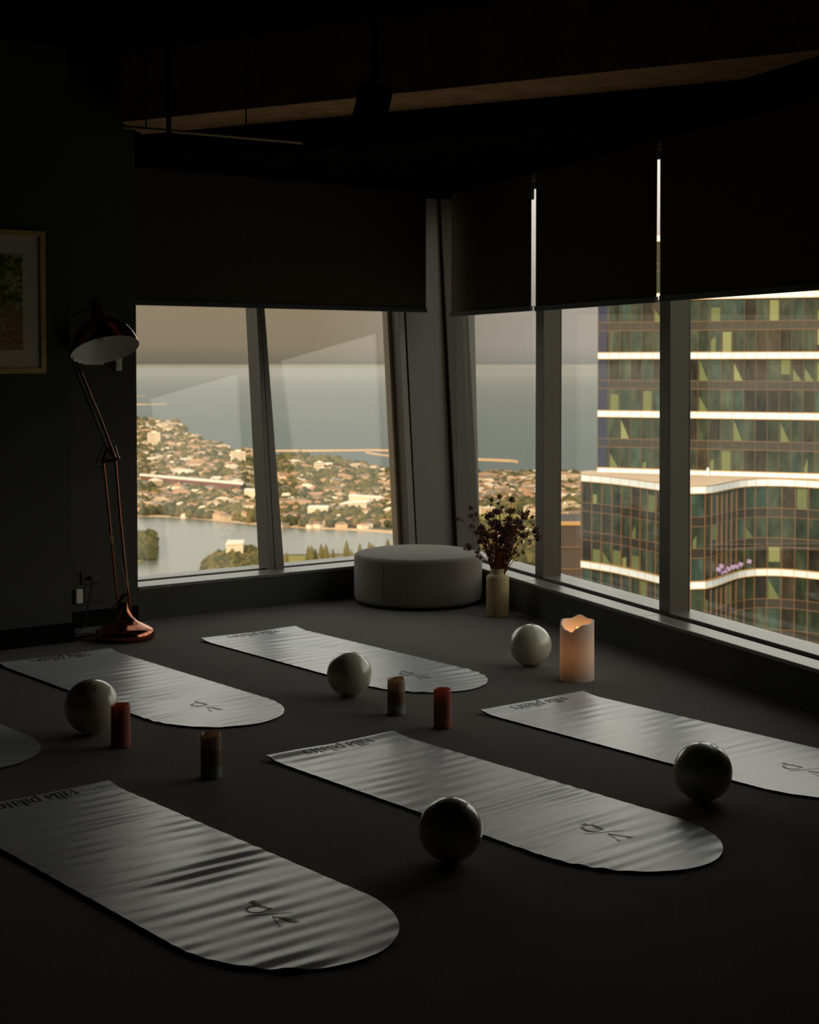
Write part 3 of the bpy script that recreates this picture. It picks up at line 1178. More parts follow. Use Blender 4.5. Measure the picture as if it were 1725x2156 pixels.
# (pixel of the flower head, size, petals, kind)
heads = [(966, 1092, .016, 14, 2), (993, 1070, .016, 22, 1), (992, 1086, .018, 26, 1), (995, 1108, .014, 16, 1), (1003, 1081, .010, 8, 2),
         (1036, 1053, .014, 14, 2), (1052, 1046, .016, 18, 2), (1078, 1053, .018, 30, 2), (1059, 1068, .012, 12, 2),
         (1031, 1085, .028, 60, 1), (1045, 1078, .026, 50, 1), (1052, 1077, .018, 24, 1), (1076, 1077, .022, 36, 2), (1083, 1073, .012, 12, 2),
         (1102, 1087, .028, 60, 2), (1110, 1081, .018, 26, 2), (1120, 1089, .014, 14, 2), (1123, 1104, .010, 9, 2), (1128, 1118, .022, 40, 1), (1133, 1131, .026, 50, 1),
         (1072, 1093, .026, 50, 2), (1090, 1098, .030, 70, 1), (1098, 1110, .026, 55, 1), (1084, 1112, .028, 60, 2), (1101, 1128, .020, 34, 1),
         (1045, 1100, .028, 60, 1), (1052, 1112, .032, 80, 1), (1036, 1104, .022, 40, 1), (1015, 1112, .026, 50, 2), (1008, 1120, .024, 46, 1),
         (1018, 1122, .028, 60, 1), (1030, 1126, .024, 50, 2), (1011, 1140, .020, 34, 1), (1064, 1124, .032, 80, 1), (1074, 1134, .030, 70, 2), (1058, 1138, .030, 70, 1),
         (988, 1152, .024, 46, 1), (1006, 1170, .008, 6, 1), (1102, 1163, .012, 12, 2), (1092, 1168, .007, 4, 2), (1042, 1130, .026, 55, 1), (1081, 1122, .028, 60, 1), (1068, 1108, .028, 55, 1)]
for (hx, hy, hr, hn, kd) in heads:
    yy = VY + rnd.uniform(-0.09, 0.09)
    tip = aty(hx, hy, yy) - Vector((VX, VY, 0.28))
    base = Vector((rnd.uniform(-0.026, 0.026), rnd.uniform(-0.026, 0.026), 0.0))
    base.x += 0.018 * (1 if tip.x > 0 else -1)
    midp = Vector((base.x * 1.6 + tip.x * 0.28, base.y + tip.y * 0.3, tip.z * (0.62 if tip.z > 0.12 else 0.9)))
    g = MB()
    path = bez(base - UP * 0.02, midp, tip)
    g.tube(path, [0.0030 - 0.0016 * i / 9 for i in range(10)], 5)
    for _ in range(3 if hn > 12 else 1):
        i = rnd.randint(4, 8)
        q = path[i] + Vector((rnd.uniform(-.03, .03), rnd.uniform(-.03, .03), rnd.uniform(.01, .05)))
        g.tube([path[i], (path[i] + q) / 2 + UP * 0.006, q], 0.0007, 4)
    g.mi = 1
    for _ in range(int(hn / 6)):
        i = rnd.randint(3, 9)
        head(g, path[i] + Vector((rnd.uniform(-.02, .02), rnd.uniform(-.02, .02), rnd.uniform(-.01, .02))), 0.009, 4)
    st = g.build('flower_stem', [M['stem'], M['petal1'] if kd == 1 else M['petal2']], bou)
    g = MB()
    head(g, tip, hr, int(hn * 1.25))
    g.build('flower_head', M['petal1'] if kd == 1 else M['petal2'], st)
for _ in range(60):      # bare broom-like stalks
    a = rnd.uniform(0, 2 * pi)
    base = Vector((rnd.uniform(-0.03, 0.03), rnd.uniform(-0.03, 0.03), -0.02))
    tip = Vector((rnd.gauss(0, 0.052), rnd.gauss(0, 0.05), rnd.uniform(0.14, 0.28)))
    g = MB()
    g.tube(bez(base, Vector((base.x + tip.x * .3, base.y + tip.y * .3, tip.z * .6)), tip, 7), [0.0024 - 0.0013 * i / 7 for i in range(8)], 5)
    g.build('bare_stalk', M['stem'], bou)

# ------------------------------------------------------------------ giant desk-style floor lamp
_q = onz(264, 1356.5)
br = 64 * _q.y / F
LY = _q.y + br
lb = aty(264, 1345, LY)
lamp = empty('floor_lamp', (lb.x, LY, 0))
tag(lamp, 'giant copper desk-style floor lamp with a jointed arm, left of the windows', 'lamp')
LO = Vector((lb.x, LY, 0))


def P(px, py, dy=0.0):
    return aty(px, py, LY + dy) - LO


pr = [(0.0, 0.0), (br - 0.012, 0.0), (br - 0.004, 0.008), (br, 0.030), (br - 0.004, 0.050), (br - 0.014, 0.062), (br - 0.034, 0.072), (br * 0.62, 0.088), (br * 0.42, 0.104), (br * 0.27, 0.128),
      (br * 0.17, 0.160), (br * 0.13, 0.19), (br * 0.12, 0.215), (0.0, 0.215)]
MB().lathe(pr, 72).build('base', M['copper'], lamp, smooth=True, auto=35)
# lower pair of rods
g = MB()
g.tube([P(218, 976), P(229, 1080), P(238.5, 1180), P(247.5, 1274)], 0.0075, 12)
rod = g.build('lower_arm_rod', M['copper'], lamp, smooth=True, auto=40)
g = MB()
g.tube([P(243, 968), P(253, 1090), P(263, 1190), P(274, 1282)], 0.0085, 12)
g.build('lower_arm_rod', M['copper'], lamp, smooth=True, auto=40)
# base fork
g = MB()
g.tube([P(250, 1281), P(274, 1281)], 0.008, 8)
g.tube([P(250, 1281), P(252, 1268), P(258, 1256), P(268, 1250)], [0.012, 0.013, 0.012, 0.009], 8)
g.tube([P(262, 1281), P(262, 1292)], 0.022, 16)
g.build('base_fork', M['copperdark'], lamp, smooth=True, auto=40)


def coil(a, b, r, wire, turns):
    n = turns * 8
    ax = (b - a)
    t_ = ax.normalized()
    u = t_.orthogonal().normalized()
    w = t_.cross(u)
    return [a + ax * (i / n) + (u * cos(2 * pi * i / 8) + w * sin(2 * pi * i / 8)) * r for i in range(n + 1)]


for (a, b) in (((230, 1125), (267, 1250)), ((236, 1128), (272, 1248))):
    g = MB()
    A_, B_ = P(*a, -0.02), P(*b, -0.02)
    g.tube([A_, A_ + (B_ - A_) * 0.15], 0.002, 6)
    g.tube(coil(A_ + (B_ - A_) * 0.12, A_ + (B_ - A_) * 0.88, 0.0042, 0.0011, 70), 0.0011, 4)
    g.tube([A_ + (B_ - A_) * 0.85, B_], 0.002, 6)
    g.build('spring', M['steel'], lamp)
# elbow bracket
g = MB()
for dy in (-0.016, 0.016):
    for a, b in (((215, 972), (243, 969)), ((216, 971), (225, 944)), ((225, 944), (243, 966))):
        g.tube([P(*a, dy), P(*b, dy)], 0.0085, 8)
g.tube([P(243, 968, -0.03), P(243, 968, 0.03)], 0.010, 12)
g.tube([P(215, 972, -0.024), P(215, 972, 0.024)], 0.009, 12)
g.tube([P(225, 944, -0.024), P(225, 944, 0.024)], 0.009, 12)
g.build('elbow_bracket', M['copperdark'], lamp, smooth=True, auto=40)
g = MB()
g.tube([P(243, 938), P(249.5, 964)], 0.0035, 8)
g.tube([P(246, 966), P(252, 963)], 0.007, 10)
g.build('tension_pin', M['steel'], lamp, smooth=True, auto=40)
# upper pair of rods
g = MB()
g.tube([P(153, 764), P(170, 806), P(196, 870), P(226, 946)], 0.0075, 12)
g.build('upper_arm_rod', M['copperdark'], lamp, smooth=True, auto=40)
g = MB()
g.tube([P(161, 762), P(181, 810), P(212, 884), P(243, 966)], 0.0085, 12)
g.build('upper_arm_rod', M['copper'], lamp, smooth=True, auto=40)
for (a, b) in (((182, 824), (221, 940)), ((188, 825), (228, 938))):
    g = MB()
    A_, B_ = P(*a, -0.025), P(*b, -0.025)
    g.tube(coil(A_, B_, 0.0038, 0.001, 60), 0.0011, 4)
    g.build('spring', M['steel'], lamp)
g = MB()
g.tube([P(153, 764), P(151, 745, .02), P(160, 715, .06), P(176, 688, .06)], [0.008, 0.008, 0.008, 0.010], 10)
g.build('shade_yoke', M['copperdark'], lamp, smooth=True, auto=40)
# shade: axis leans, the mouth turned down and towards the viewer
axis = Vector((0.262, -0.315, -0.912)).normalized()      # from the crown to the mouth
mouth = P(221.5, 737)
RS = 72.5 * LY / F
q_ = axis.to_track_quat('Z', 'Y').to_matrix()
Ls = 0.315
prof_o = [(0.026, 0.0), (0.029, 0.004), (0.031, 0.05), (0.036, 0.098), (0.046, 0.118), (0.085, 0.140), (0.125, 0.166), (0.160, 0.205), (0.184, 0.250), (0.197, 0.296), (RS, Ls)]
prof_o = [(min(r_, RS), z) for r_, z in prof_o]
g = MB()
top = mouth - axis * Ls
g.lathe([(0.0, 0.0)] + prof_o + [(RS - 0.003, Ls)], 72, top, q_, cap=False)
shade = g.build('lamp_shade', M['copper'], lamp, smooth=True, auto=40)
g = MB()
prof_i = [(0.0, 0.12)] + [(max(0.0, r_ - 0.004), z + 0.002) for r_, z in prof_o[4:-1]] + [(RS - 0.0035, Ls - 0.0005)]
g.lathe(prof_i[:-1] + [(RS - 0.0035, Ls - 0.0006), (RS - 0.0015, Ls + 0.0005)], 72, top, q_, cap=False)
g.build('shade_lining', M['enamel'], shade, smooth=True)
g = MB()
g.lathe([(0.0, 0.115), (0.018, 0.115), (0.018, 0.16), (0.026, 0.18), (0.034, 0.205), (0.036, 0.225), (0.030, 0.245), (0.018, 0.257), (0.0, 0.26)], 28, top, q_)
g.build('light_bulb', M['bulb'], lamp, smooth=True)
g = MB()
g.tube([P(184, 652), P(168, 658), P(153, 664)], [0.006, 0.0045, 0.0045], 8)
g.tube([P(155, 662), P(151, 666)], 0.0075, 10)
g.build('shade_handle', M['copperdark'], lamp, smooth=True, auto=40)
g = MB()
g.tube([P(222, 936, .02), P(212, 950, .03), P(206, 966, .03), P(201, 982, .02), P(210, 984, .02), P(216, 982, 0.01)], 0.0032, 8)
g.tube([P(247, 1270, .02), P(238, 1276, .04), P(233, 1284, .05), P(228, 1296, .08)], 0.003, 8)
g.build('arm_cord', M['cord'], lamp, smooth=True)

# ------------------------------------------------------------------ wall fittings
WA = -0.004


def on_left_wall(px, py, a=0.0):
    return onplane(px, py, CO + nL * a, nL)


def wall_box(name, px0, py0, px1, py1, depth, a, mt, parent=None, bevel=0.003):
    A_, B_, C_, D_ = (on_left_wall(px0, py1, a), on_left_wall(px1, py1, a), on_left_wall(px1, py0, a), on_left_wall(px0, py0, a))
    zb, zt = (A_.z + B_.z) / 2, (C_.z + D_.z) / 2
    sA_, sB_ = -(A_ - CO).dot(dL), -(B_ - CO).dot(dL)
    o = Lbox(name, sA_, sB_, a - depth, a, zb, zt, mt, bevel=bevel)
    return o


def rooted(root_name, parts, label, cat, group=None):
    first = parts[0]
    c_ = sum((Vector(v.co) for v in first.data.vertices), Vector()) / len(first.data.vertices)
    r_ = empty(root_name, c_)
    tag(r_, label, cat, group)
    for o in parts:
        o.parent = r_
        o.matrix_parent_inverse = Matrix.Translation(-c_)
    return r_


def socket(x0, y0, x1, y1, lb):
    parts = [wall_box('cover_plate', x0, y0, x1, y1, 0.010, 0.0, M['socket'])]
    w, h = x1 - x0, y1 - y0
    for fx in (0.27, 0.73):
        cx, cy = x0 + w * fx, y0 + h * 0.55
        for (dx, dy) in ((-3.0, -2), (3.0, -2), (0, 4)):
            parts.append(wall_box('pin_slot', cx + dx - 0.9, cy + dy - 2.2, cx + dx + 0.9, cy + dy + 2.2, 0.0008, -0.010, M['socket_slot'], bevel=0))
        parts.append(wall_box('rocker_switch', cx - 3.5, y0 + 2.5, cx + 3.5, y0 + 7.0, 0.003, -0.010, M['socket_slot'], bevel=0.001))
    return rooted('power_socket', parts, lb, 'socket', 'double power sockets by the lamp')


socket(170, 1201, 213, 1229, 'upper black double power socket on the wall left of the lamp')
socket(172, 1238, 211, 1266, 'lower black double power socket on the wall left of the lamp')
pl = wall_box('plug_body', 186, 1212, 194, 1221, 0.035, -0.0105, M['socket'])
g = MB()
pw = [on_left_wall(191, 1217, -0.045), on_left_wall(195, 1226, -0.07), on_left_wall(190, 1250, -0.05), on_left_wall(185, 1275, -0.04), on_left_wall(184, 1292, -0.035), on_left_wall(181, 1310, -0.05)]
e_ = Vector((pw[-1].x - 0.02, pw[-1].y - 0.12, 0.0035))
pw += [Vector((pw[-1].x, pw[-1].y - 0.02, 0.03)), e_, e_ + Vector((-0.07, -0.12, 0)), e_ + Vector((0.04, -0.2, 0)), Vector((LO.x - 0.10, LO.y + 0.19, 0.0035))]


def smooth_path(ps, n=6):
    out = []
    for i in range(len(ps) - 1):
        p0, p1, p2, p3 = ps[max(i - 1, 0)], ps[i], ps[i + 1], ps[min(i + 2, len(ps) - 1)]
        for k in range(n):
            t_ = k / n
            out.append(0.5 * ((2 * p1) + (p2 - p0) * t_ + (2 * p0 - 5 * p1 + 4 * p2 - p3) * t_ ** 2 + (3 * p1 - p0 - 3 * p2 + p3) * t_ ** 3))
    out.append(ps[-1])
    return out


g.tube(smooth_path(pw), 0.0032, 8)
cord_o = g.build('cable_run', M['cord'], smooth=True)
rooted('lamp_cable', [pl, cord_o], 'black lamp cord plugged into the upper socket and trailing to the floor', 'cable')
pts = [Vector((LO.x + dx, LO.y + dy, 0.0035)) for dx, dy in ((-0.14, 0.14), (-0.24, 0.10), (-0.30, 0.02), (-0.22, -0.05), (-0.31, -0.02), (-0.36, 0.08), (-0.26, 0.16), (-0.17, 0.10))]
o = MB().tube(smooth_path(pts), 0.003, 8).build('spare_cable', M['cord'], smooth=True)
tag(o, 'loose coil of black cord lying on the carpet left of the lamp base', 'cable')
parts = [wall_box('blank_cover', 157, 1240, 171, 1269.5, 0.028, 0.0, M['white_plastic'])]
rooted('wall_switch_box', parts, 'small white plastic box on the wall left of the lower socket', 'box')
parts = [wall_box('controller_body', 171.5, 738, 214, 768, 0.03, 0.0, M['white_plastic']),
         wall_box('display_window', 178, 745, 207, 765, 0.001, -0.03, M['grey_plastic'], bevel=0)]
rooted('wall_controller', parts, 'cream wall controller half hidden behind the lamp shade', 'control panel')
parts = [wall_box('remote_body', 241, 742, 254.5, 781, 0.022, -0.01, M['white_plastic'], bevel=0.006),
         wall_box('holder', 242, 770, 253.5, 779, 0.010, 0.0, M['white_plastic']),
         wall_box('round_button', 245.5, 754, 249.5, 760, 0.0015, -0.032, M['enamel'], bevel=0.001)]
for k in range(3):
    parts.append(wall_box('small_button', 246, 764 + k * 4, 249, 766 + k * 4, 0.001, -0.032, M['grey_plastic'], bevel=0))
rooted('remote_control', parts, 'slim white remote control in a wall holder right of the controller', 'remote control')

# picture on the projecting wall


def Wp(px, py):
    q = onplane(px, py, CO + nL * (aP - 0.024), nL)
    return -(q - CO).dot(dL), q.z


sR, zT = Wp(95.5, 487)
_, zB = Wp(95.5, 786.5)
sI, zTi = Wp(82.5, 498)
_, zBi = Wp(82.5, 775)
wP = 0.62
fw = (sI - sR)
FWD = 0.024


def Abox(name, s0, s1, z0, z1, d0, d1, mt, bevel=0.0):
    return Lbox(name, s0, s1, aP - d1, aP - d0, z0, z1, mt, bevel=bevel)


parts = [Abox('frame_stile', sR, sR + 0.032, zB, zT, 0, FWD, M['oak'], 0.002),
         Abox('frame_stile', sR + wP - 0.032, sR + wP, zB, zT, 0, FWD, M['oak'], 0.002),
         Abox('frame_rail', sR + 0.032, sR + wP - 0.032, zT - 0.032, zT, 0, FWD, M['oak'], 0.002),
         Abox('frame_rail', sR + 0.032, sR + wP - 0.032, zB, zB + 0.032, 0, FWD, M['oak'], 0.002),
         Abox('mount_board', sR + 0.03, sR + wP - 0.03, zB + 0.03, zT - 0.03, 0, 0.010, M['board'])]
sPa, zPa = Wp(49, 535)
_, zPb = Wp(49, 737)
# watercolour: procedural blots of green foliage over russet ground
wm = bpy.data.materials.new('watercolour')
wm.use_nodes = True
t = wm.node_tree
p = t.nodes['Principled BSDF']
p.inputs['Roughness'].default_value = 0.9
c = N(t, 'ShaderNodeTexCoord')
sp = N(t, 'ShaderNodeSeparateXYZ')
t.links.new(c.outputs['Generated'], sp.inputs[0])
na = N(t, 'ShaderNodeTexNoise', Scale=11.0, Detail=6.0, Roughness=0.65)
nb2 = N(t, 'ShaderNodeTexNoise', Scale=26.0, Detail=4.0, Roughness=0.7)
mpw = N(t, 'ShaderNodeMapping')
mpw.inputs['Scale'].default_value = (1.6, 1.6, 2.6)
mpw.inputs['Location'].default_value = (3.3, 1.7, 5.2)
t.links.new(c.outputs['Object'], mpw.inputs[0])
t.links.new(mpw.outputs[0], na.inputs['Vector'])
t.links.new(mpw.outputs[0], nb2.inputs['Vector'])
lo_ = ramp(t, [(0.35, (0.62, 0.52, 0.38)), (0.47, (0.55, 0.34, 0.16)), (0.56, (0.30, 0.13, 0.06)), (0.66, (0.60, 0.50, 0.38))], nb2.outputs['Fac'])
hi_ = ramp(t, [(0.36, (0.03, 0.06, 0.012)), (0.45, (0.14, 0.19, 0.02)), (0.52, (0.36, 0.31, 0.03)), (0.58, (0.60, 0.53, 0.38)), (0.70, (0.30, 0.28, 0.05))], na.outputs['Fac'])
ma = N(t, 'ShaderNodeMath', operation='MULTIPLY_ADD')
t.links.new(na.outputs['Fac'], ma.inputs[0])
ma.inputs[1].default_value = 0.5
t.links.new(sp.outputs['Z'], ma.inputs[2])
st_ = N(t, 'ShaderNodeMapRange')
st_.inputs['From Min'].default_value = 0.62
st_.inputs['From Max'].default_value = 0.72
t.links.new(ma.outputs[0], st_.inputs['Value'])
mx_ = N(t, 'ShaderNodeMix', data_type='RGBA')
t.links.new(st_.outputs[0], mx_.inputs['Factor'])
t.links.new(lo_.outputs[0], mx_.inputs['A'])
t.links.new(hi_.outputs[0], mx_.inputs['B'])
t.links.new(mx_.outputs['Result'], p.inputs['Base Color'])
parts.append(Abox('watercolour_sheet', sPa, sR + wP - (sPa - sR), zPb, zPa, 0.010, 0.0108, wm))
parts.append(Abox('picture_glass', sR + 0.03, sR + wP - 0.03, zB + 0.03, zT - 0.03, 0.013, 0.015, M['pic_glass']))
rooted('framed_picture', parts, 'oak-framed watercolour of foliage with a wide cream mount, cut by the left picture edge', 'picture')

# ------------------------------------------------------------------ things under the ceiling


def spotlight(px, py, y, ang, tilt_, R, L_, label, ytop=3.395):
    c_ = aty(px, py, y)
    root = empty('ceiling_spotlight', (c_.x, c_.y, ytop))
    tag(root, label, 'spotlight', 'black ceiling spotlights')
    o0 = Vector((c_.x, c_.y, ytop))
    ax = Vector((sin(radians(ang)), -sin(radians(tilt_)), -cos(radians(ang)))).normalized()
    q = ax.to_track_quat('Z', 'Y').to_matrix()
    cc = c_ - o0
    MB().lathe([(0.0, -L_ / 2), (R * 0.9, -L_ / 2), (R, -L_ / 2 + 0.01), (R, L_ / 2), (R - 0.006, L_ / 2), (R - 0.008, L_ / 2 - 0.03), (0, L_ / 2 - 0.03)], 36, cc, q).build('spot_can', M['black_metal'], root, smooth=True, auto=35)
    top = cc - ax * (L_ * 0.3) + Vector((0, R + 0.01, 0))
    g_ = MB()
    g_.tube([Vector((0, R + 0.01, 0)) + Vector((top.x, 0, 0)), top], 0.012, 10)
    g_.tube([top + Vector((-R * 0.2, -0.02, -0.02)), top + Vector((R * 0.2, 0.01, 0.02))], 0.02, 10)
    g_.build('stem', M['black_metal'], root, smooth=True, auto=35)
    MB().lathe([(0, -0.03), (0.06, -0.03), (0.06, 0.0), (0, 0.0)], 24, (top.x, R + 0.01, 0)).build('ceiling_plate', M['black_metal'], root)
    return root


M['black_metal'] = material('matt_black_metal', (0.008, 0.007, 0.006), 0.8, 0.1)
M['rail_metal'] = material('dull_brass_rail', (0.55, 0.38, 0.18), 0.5, 0.5)
spotlight(783, 228, 5.6, -13, 10, 0.062, 0.15, 'larger black ceiling spotlight hanging in front of the concrete beam')
spotlight(362, 318, 7.2, 35, 0, 0.055, 0.14, 'smaller black ceiling spotlight above the left blind')
ta, tb = onz(260, 267, 2.7), onz(632, 300, 2.7)
rl = empty('lighting_rail', (ta + tb) / 2)
tag(rl, 'thin brass coloured lighting rail hanging below the ceiling at the left', 'rail')
r0 = (ta + tb) / 2
MB().tube([ta - r0, tb - r0], 0.008, 10).build('rail_tube', M['rail_metal'], rl, smooth=True, auto=40)
for f in (0.12, 0.68):
    q = ta + (tb - ta) * f - r0
    MB().tube([q, q + UP * 0.695], 0.004, 8).build('hanger_rod', M['black_metal'], rl, smooth=True)
MB().tube([tb - r0 + Vector((0, 0, 0)), tb - r0 + Vector((0.012, 0.0, 0.002))], 0.011, 12).build('end_cap', M['rail_metal'], rl, smooth=True, auto=40)
ca, cb = onz(421, 210, 3.38), onz(1323, 0, 3.38)
cb2 = ca + (cb - ca) * 1.3
o = MB().tube([ca, cb2], 0.006, 8).build('ceiling_conduit', M['rail_metal'], smooth=True)
tag(o, 'long thin conduit running diagonally under the black ceiling', 'pipe')

# ------------------------------------------------------------------ OUTSIDE
GZ = -200.0
SEAZ = GZ - 1.0


def G(px, py, z=GZ):
    return onz(px, py, z)


M['sea'] = material('sea_water', (0.055, 0.080, 0.072), 0.6, 0.3, var=0.12, vscale=0.0006, bump=0.0)
M['lake'] = material('lake_water', (0.15, 0.148, 0.105), 0.25, 0.5, var=0.05, vscale=0.003)
lm = bpy.data.materials.new('suburb_ground')
lm.use_nodes = True
t = lm.node_tree
p = t.nodes['Principled BSDF']
p.inputs['Roughness'].default_value = 0.95
p.inputs['Specular IOR Level'].default_value = 0.1
c = N(t, 'ShaderNodeTexCoord')
nn = N(t, 'ShaderNodeTexNoise', Scale=0.006, Detail=8.0, Roughness=0.75)
t.links.new(c.outputs['Object'], nn.inputs['Vector'])
rr = ramp(t, [(0.32, (0.050, 0.058, 0.026)), (0.46, (0.13, 0.11, 0.055)), (0.55, (0.26, 0.20, 0.11)), (0.66, (0.42, 0.28, 0.16))], nn.outputs['Fac'])
t.links.new(rr.outputs[0], p.inputs['Base Color'])
M['land'] = lm
M['park'] = material('park_grass', (0.26, 0.22, 0.050), 0.95, 0.1, var=0.3, vscale=0.02)
M['sand'] = material('beach_sand', (0.62, 0.42, 0.24), 0.95, 0.1, var=0.1, vscale=0.01)

sea = MB().hexa([Vector((x, y, SEAZ - 3)) for x, y in ((-26000, 300), (26000, 300), (60000, 80000), (-60000, 80000))],
                [Vector((x, y, SEAZ)) for x, y in ((-26000, 300), (26000, 300), (60000, 80000), (-60000, 80000))]).build('sea', M['sea'])
tag(sea, 'wide calm bay reaching to the horizon', 'water', kind='stuff')


def ground_poly(name, pts, z0, z1, mt):
    b = [G(x, y, GZ) for x, y in pts]
    g = MB()
    n = len(b)
    lo, hi = [Vector((p_.x, p_.y, z0)) for p_ in b], [Vector((p_.x, p_.y, z1)) for p_ in b]
    g.hexa(lo, hi)
    o = g.build(name, mt)
    bm = bmesh.new()
    bm.from_mesh(o.data)
    bmesh.ops.triangulate(bm, faces=[f for f in bm.faces if len(f.verts) > 4])
    bm.to_mesh(o.data)
    bm.free()
    return o


coast = [(-900, 885), (200, 893), (290, 893), (340, 889), (372, 897), (392, 912), (410, 930), (440, 944), (470, 951), (520, 958), (560, 966), (640, 969),
         (700, 973), (735, 980), (775, 988), (820, 1001), (900, 1004), (990, 1003), (1080, 1006), (1160, 1005), (1225, 1004), (1400, 1010), (1900, 1010), (2600, 1300), (2600, 2300), (-900, 2300)]
tag(ground_poly('suburb_land', coast, SEAZ - 5, GZ, M['land']), 'sunlit green and brown suburb land along the bay', 'land', kind='stuff')
lake = [(-500, 1083), (285, 1087), (340, 1088), (400, 1092), (470, 1098), (548, 1106), (600, 1112), (700, 1116), (760, 1119), (830, 1124), (880, 1130), (870, 1150),
        (830, 1163), (740, 1166), (600, 1168), (560, 1176), (520, 1172), (470, 1180), (440, 1196), (430, 1216), (420, 1260), (380, 1330), (-500, 1330)]
tag(ground_poly('lake', lake, GZ - 0.5, GZ + 0.6, M['lake']), 'pale still lake below the left windows', 'water', kind='stuff')
tag(ground_poly('lake_island', [(-60, 1140), (290, 1134), (318, 1140), (325, 1155), (318, 1172), (296, 1184), (-60, 1190)], GZ, GZ + 1.2, M['park']), 'small wooded island at the left edge of the lake', 'island', kind='stuff')
tag(ground_poly('park_grass', [(596, 1172), (700, 1174), (830, 1170), (900, 1165), (900, 1230), (596, 1240)], GZ, GZ + 0.8, M['park']), 'yellow-green park lawn on the near lake shore', 'grass', kind='stuff')
tag(ground_poly('sports_field', [(985, 1083), (1050, 1082), (1125, 1090), (1130, 1112), (985, 1116)], GZ, GZ + 0.8, M['park']), 'flat yellow-green sports field behind the dried flowers', 'grass', kind='stuff')
o = ground_poly('shore_road', [(1060, 1166), (1100, 1160), (1160, 1172), (1240, 1184), (1240, 1192), (1160, 1180), (1100, 1168), (1060, 1174)], GZ, GZ + 1.2, M['sand'])
tag(o, 'pale curving road beyond the sill behind the vase', 'road')
o = ground_poly('lake_shore_path', [(285, 1083.5), (400, 1088), (548, 1102), (700, 1111), (830, 1119), (830, 1123), (700, 1115.5), (548, 1106.5), (400, 1092), (285, 1087)], GZ, GZ + 1.0, M['sand'])
tag(o, 'sandy path along the far lake shore', 'path')


def strip(name, pts, w, z, mt, label, cat):
    b = []
    c_ = []
    for x, y in pts:
        q = G(x, y, GZ)
        c_.append(q)
    g = MB()
    lo, hi = [], []
    for q in c_:
        lo.append(Vector((q.x, q.y - w / 2, z)))
        hi.append(Vector((q.x, q.y + w / 2, z)))
    ringp = lo + hi[::-1]
    g.hexa([Vector((p_.x, p_.y, SEAZ - 2)) for p_ in ringp], ringp)
    o = g.build(name, mt)
    return tag(o, label, cat)


strip('breakwater_pier', [(440, 948.5), (560, 949.5), (700, 949), (790, 948), (820, 949)], 26, GZ + 2, M['sand'], 'long thin pier reaching across the bay behind the left windows', 'pier')
strip('breakwater', [(770, 953), (800, 958), (835, 962), (880, 966)], 26, GZ + 2, M['sand'], 'short curved breakwater right of the long pier', 'breakwater')
strip('jetty', [(985, 967.5), (1030, 969), (1075, 971), (1090, 973)], 30, GZ + 3, M['sand'], 'orange lit jetty in the bay above the dried flowers', 'jetty')
for q_, lb_ in ((((270, 851), (310, 852), (350, 851)), 'far sunlit spit of land at the left edge of the bay'),):
    strip('land_spit', q_, 90, GZ + 2, M['sand'], lb_, 'land')
strip('land_point', [(265, 833), (285, 834), (305, 833.5)], 60, GZ + 2, M['sand'], 'furthest sliver of coast at the left window edge', 'land')
o = ground_poly('harbour_apron', [(660, 976), (700, 975), (740, 980), (775, 990), (700, 986)], GZ, GZ + 1, M['sand'])
tag(o, 'pale sand harbour apron on the coast in the second window', 'ground')

# buildings and trees
HM = [material('cream_house_wall', (0.52, 0.38, 0.24), 0.9, 0.2), material('white_house_wall', (0.78, 0.64, 0.48), 0.9, 0.2),
      material('terracotta_roof', (0.46, 0.25, 0.14), 0.9, 0.2), material('brown_roof', (0.26, 0.17, 0.11), 0.9, 0.2),
      material('grey_roof', (0.24, 0.21, 0.17), 0.9, 0.2)]
rnd = random.Random(11)


def house_geo(g, c_, a, w, d, h, wall, roof, rh):
    R_ = Matrix.Rotation(a, 3, 'Z')
    P_ = lambda x, y, z: c_ + R_ @ Vector((x, y, z))
    g.mi = wall
    x, y = w / 2, d / 2
    b = [P_(-x, -y, 0), P_(x, -y, 0), P_(x, y, 0), P_(-x, y, 0)]
    t_ = [P_(-x, -y, h), P_(x, -y, h), P_(x, y, h), P_(-x, y, h)]
    g.add(b + t_, [(0, 1, 5, 4), (1, 2, 6, 5), (2, 3, 7, 6), (3, 0, 4, 7)])
    g.mi = roof
    k = x * 0.45
    xe, ye = x * 1.06, y * 1.06
    e = [P_(-xe, -ye, h), P_(xe, -ye, h), P_(xe, ye, h), P_(-xe, ye, h), P_(-k, 0, h + rh), P_(k, 0, h + rh)]
    g.add(e, [(0, 1, 5, 4), (1, 2, 5), (2, 3, 4, 5), (3, 0, 4), (3, 2, 1, 0)])
    g.mi = 0


def inside(pts, x, y):
    r_ = False
    n = len(pts)
    for i in range(n):
        x0, y0 = pts[i]
        x1, y1 = pts[(i + 1) % n]
        if (y0 > y) != (y1 > y) and x < (x1 - x0) * (y - y0) / (y1 - y0) + x0:
            r_ = not r_
    return r_


FIELD = [(985, 1083), (1050, 1082), (1130, 1086), (1130, 1115), (985, 1118)]
NEARPARK = [(590, 1160), (900, 1160), (900, 1240), (590, 1240)]


def pick(n, boxes, skip=()):
    out = []
    tries = 0
    while len(out) < n and tries < n * 40:
        tries += 1
        x0, y0, x1, y1 = boxes[rnd.randrange(len(boxes))]
        x, y = rnd.uniform(x0, x1), rnd.uniform(y0, y1)
        if not inside(coast, x, y) or inside(lake, x, y) or any(inside(s_, x, y) for s_ in skip):
            continue
        # keep off the very edge of the coast
        if not inside(coast, x, y - 1.5):
            continue
        out.append((x, y))
    return out


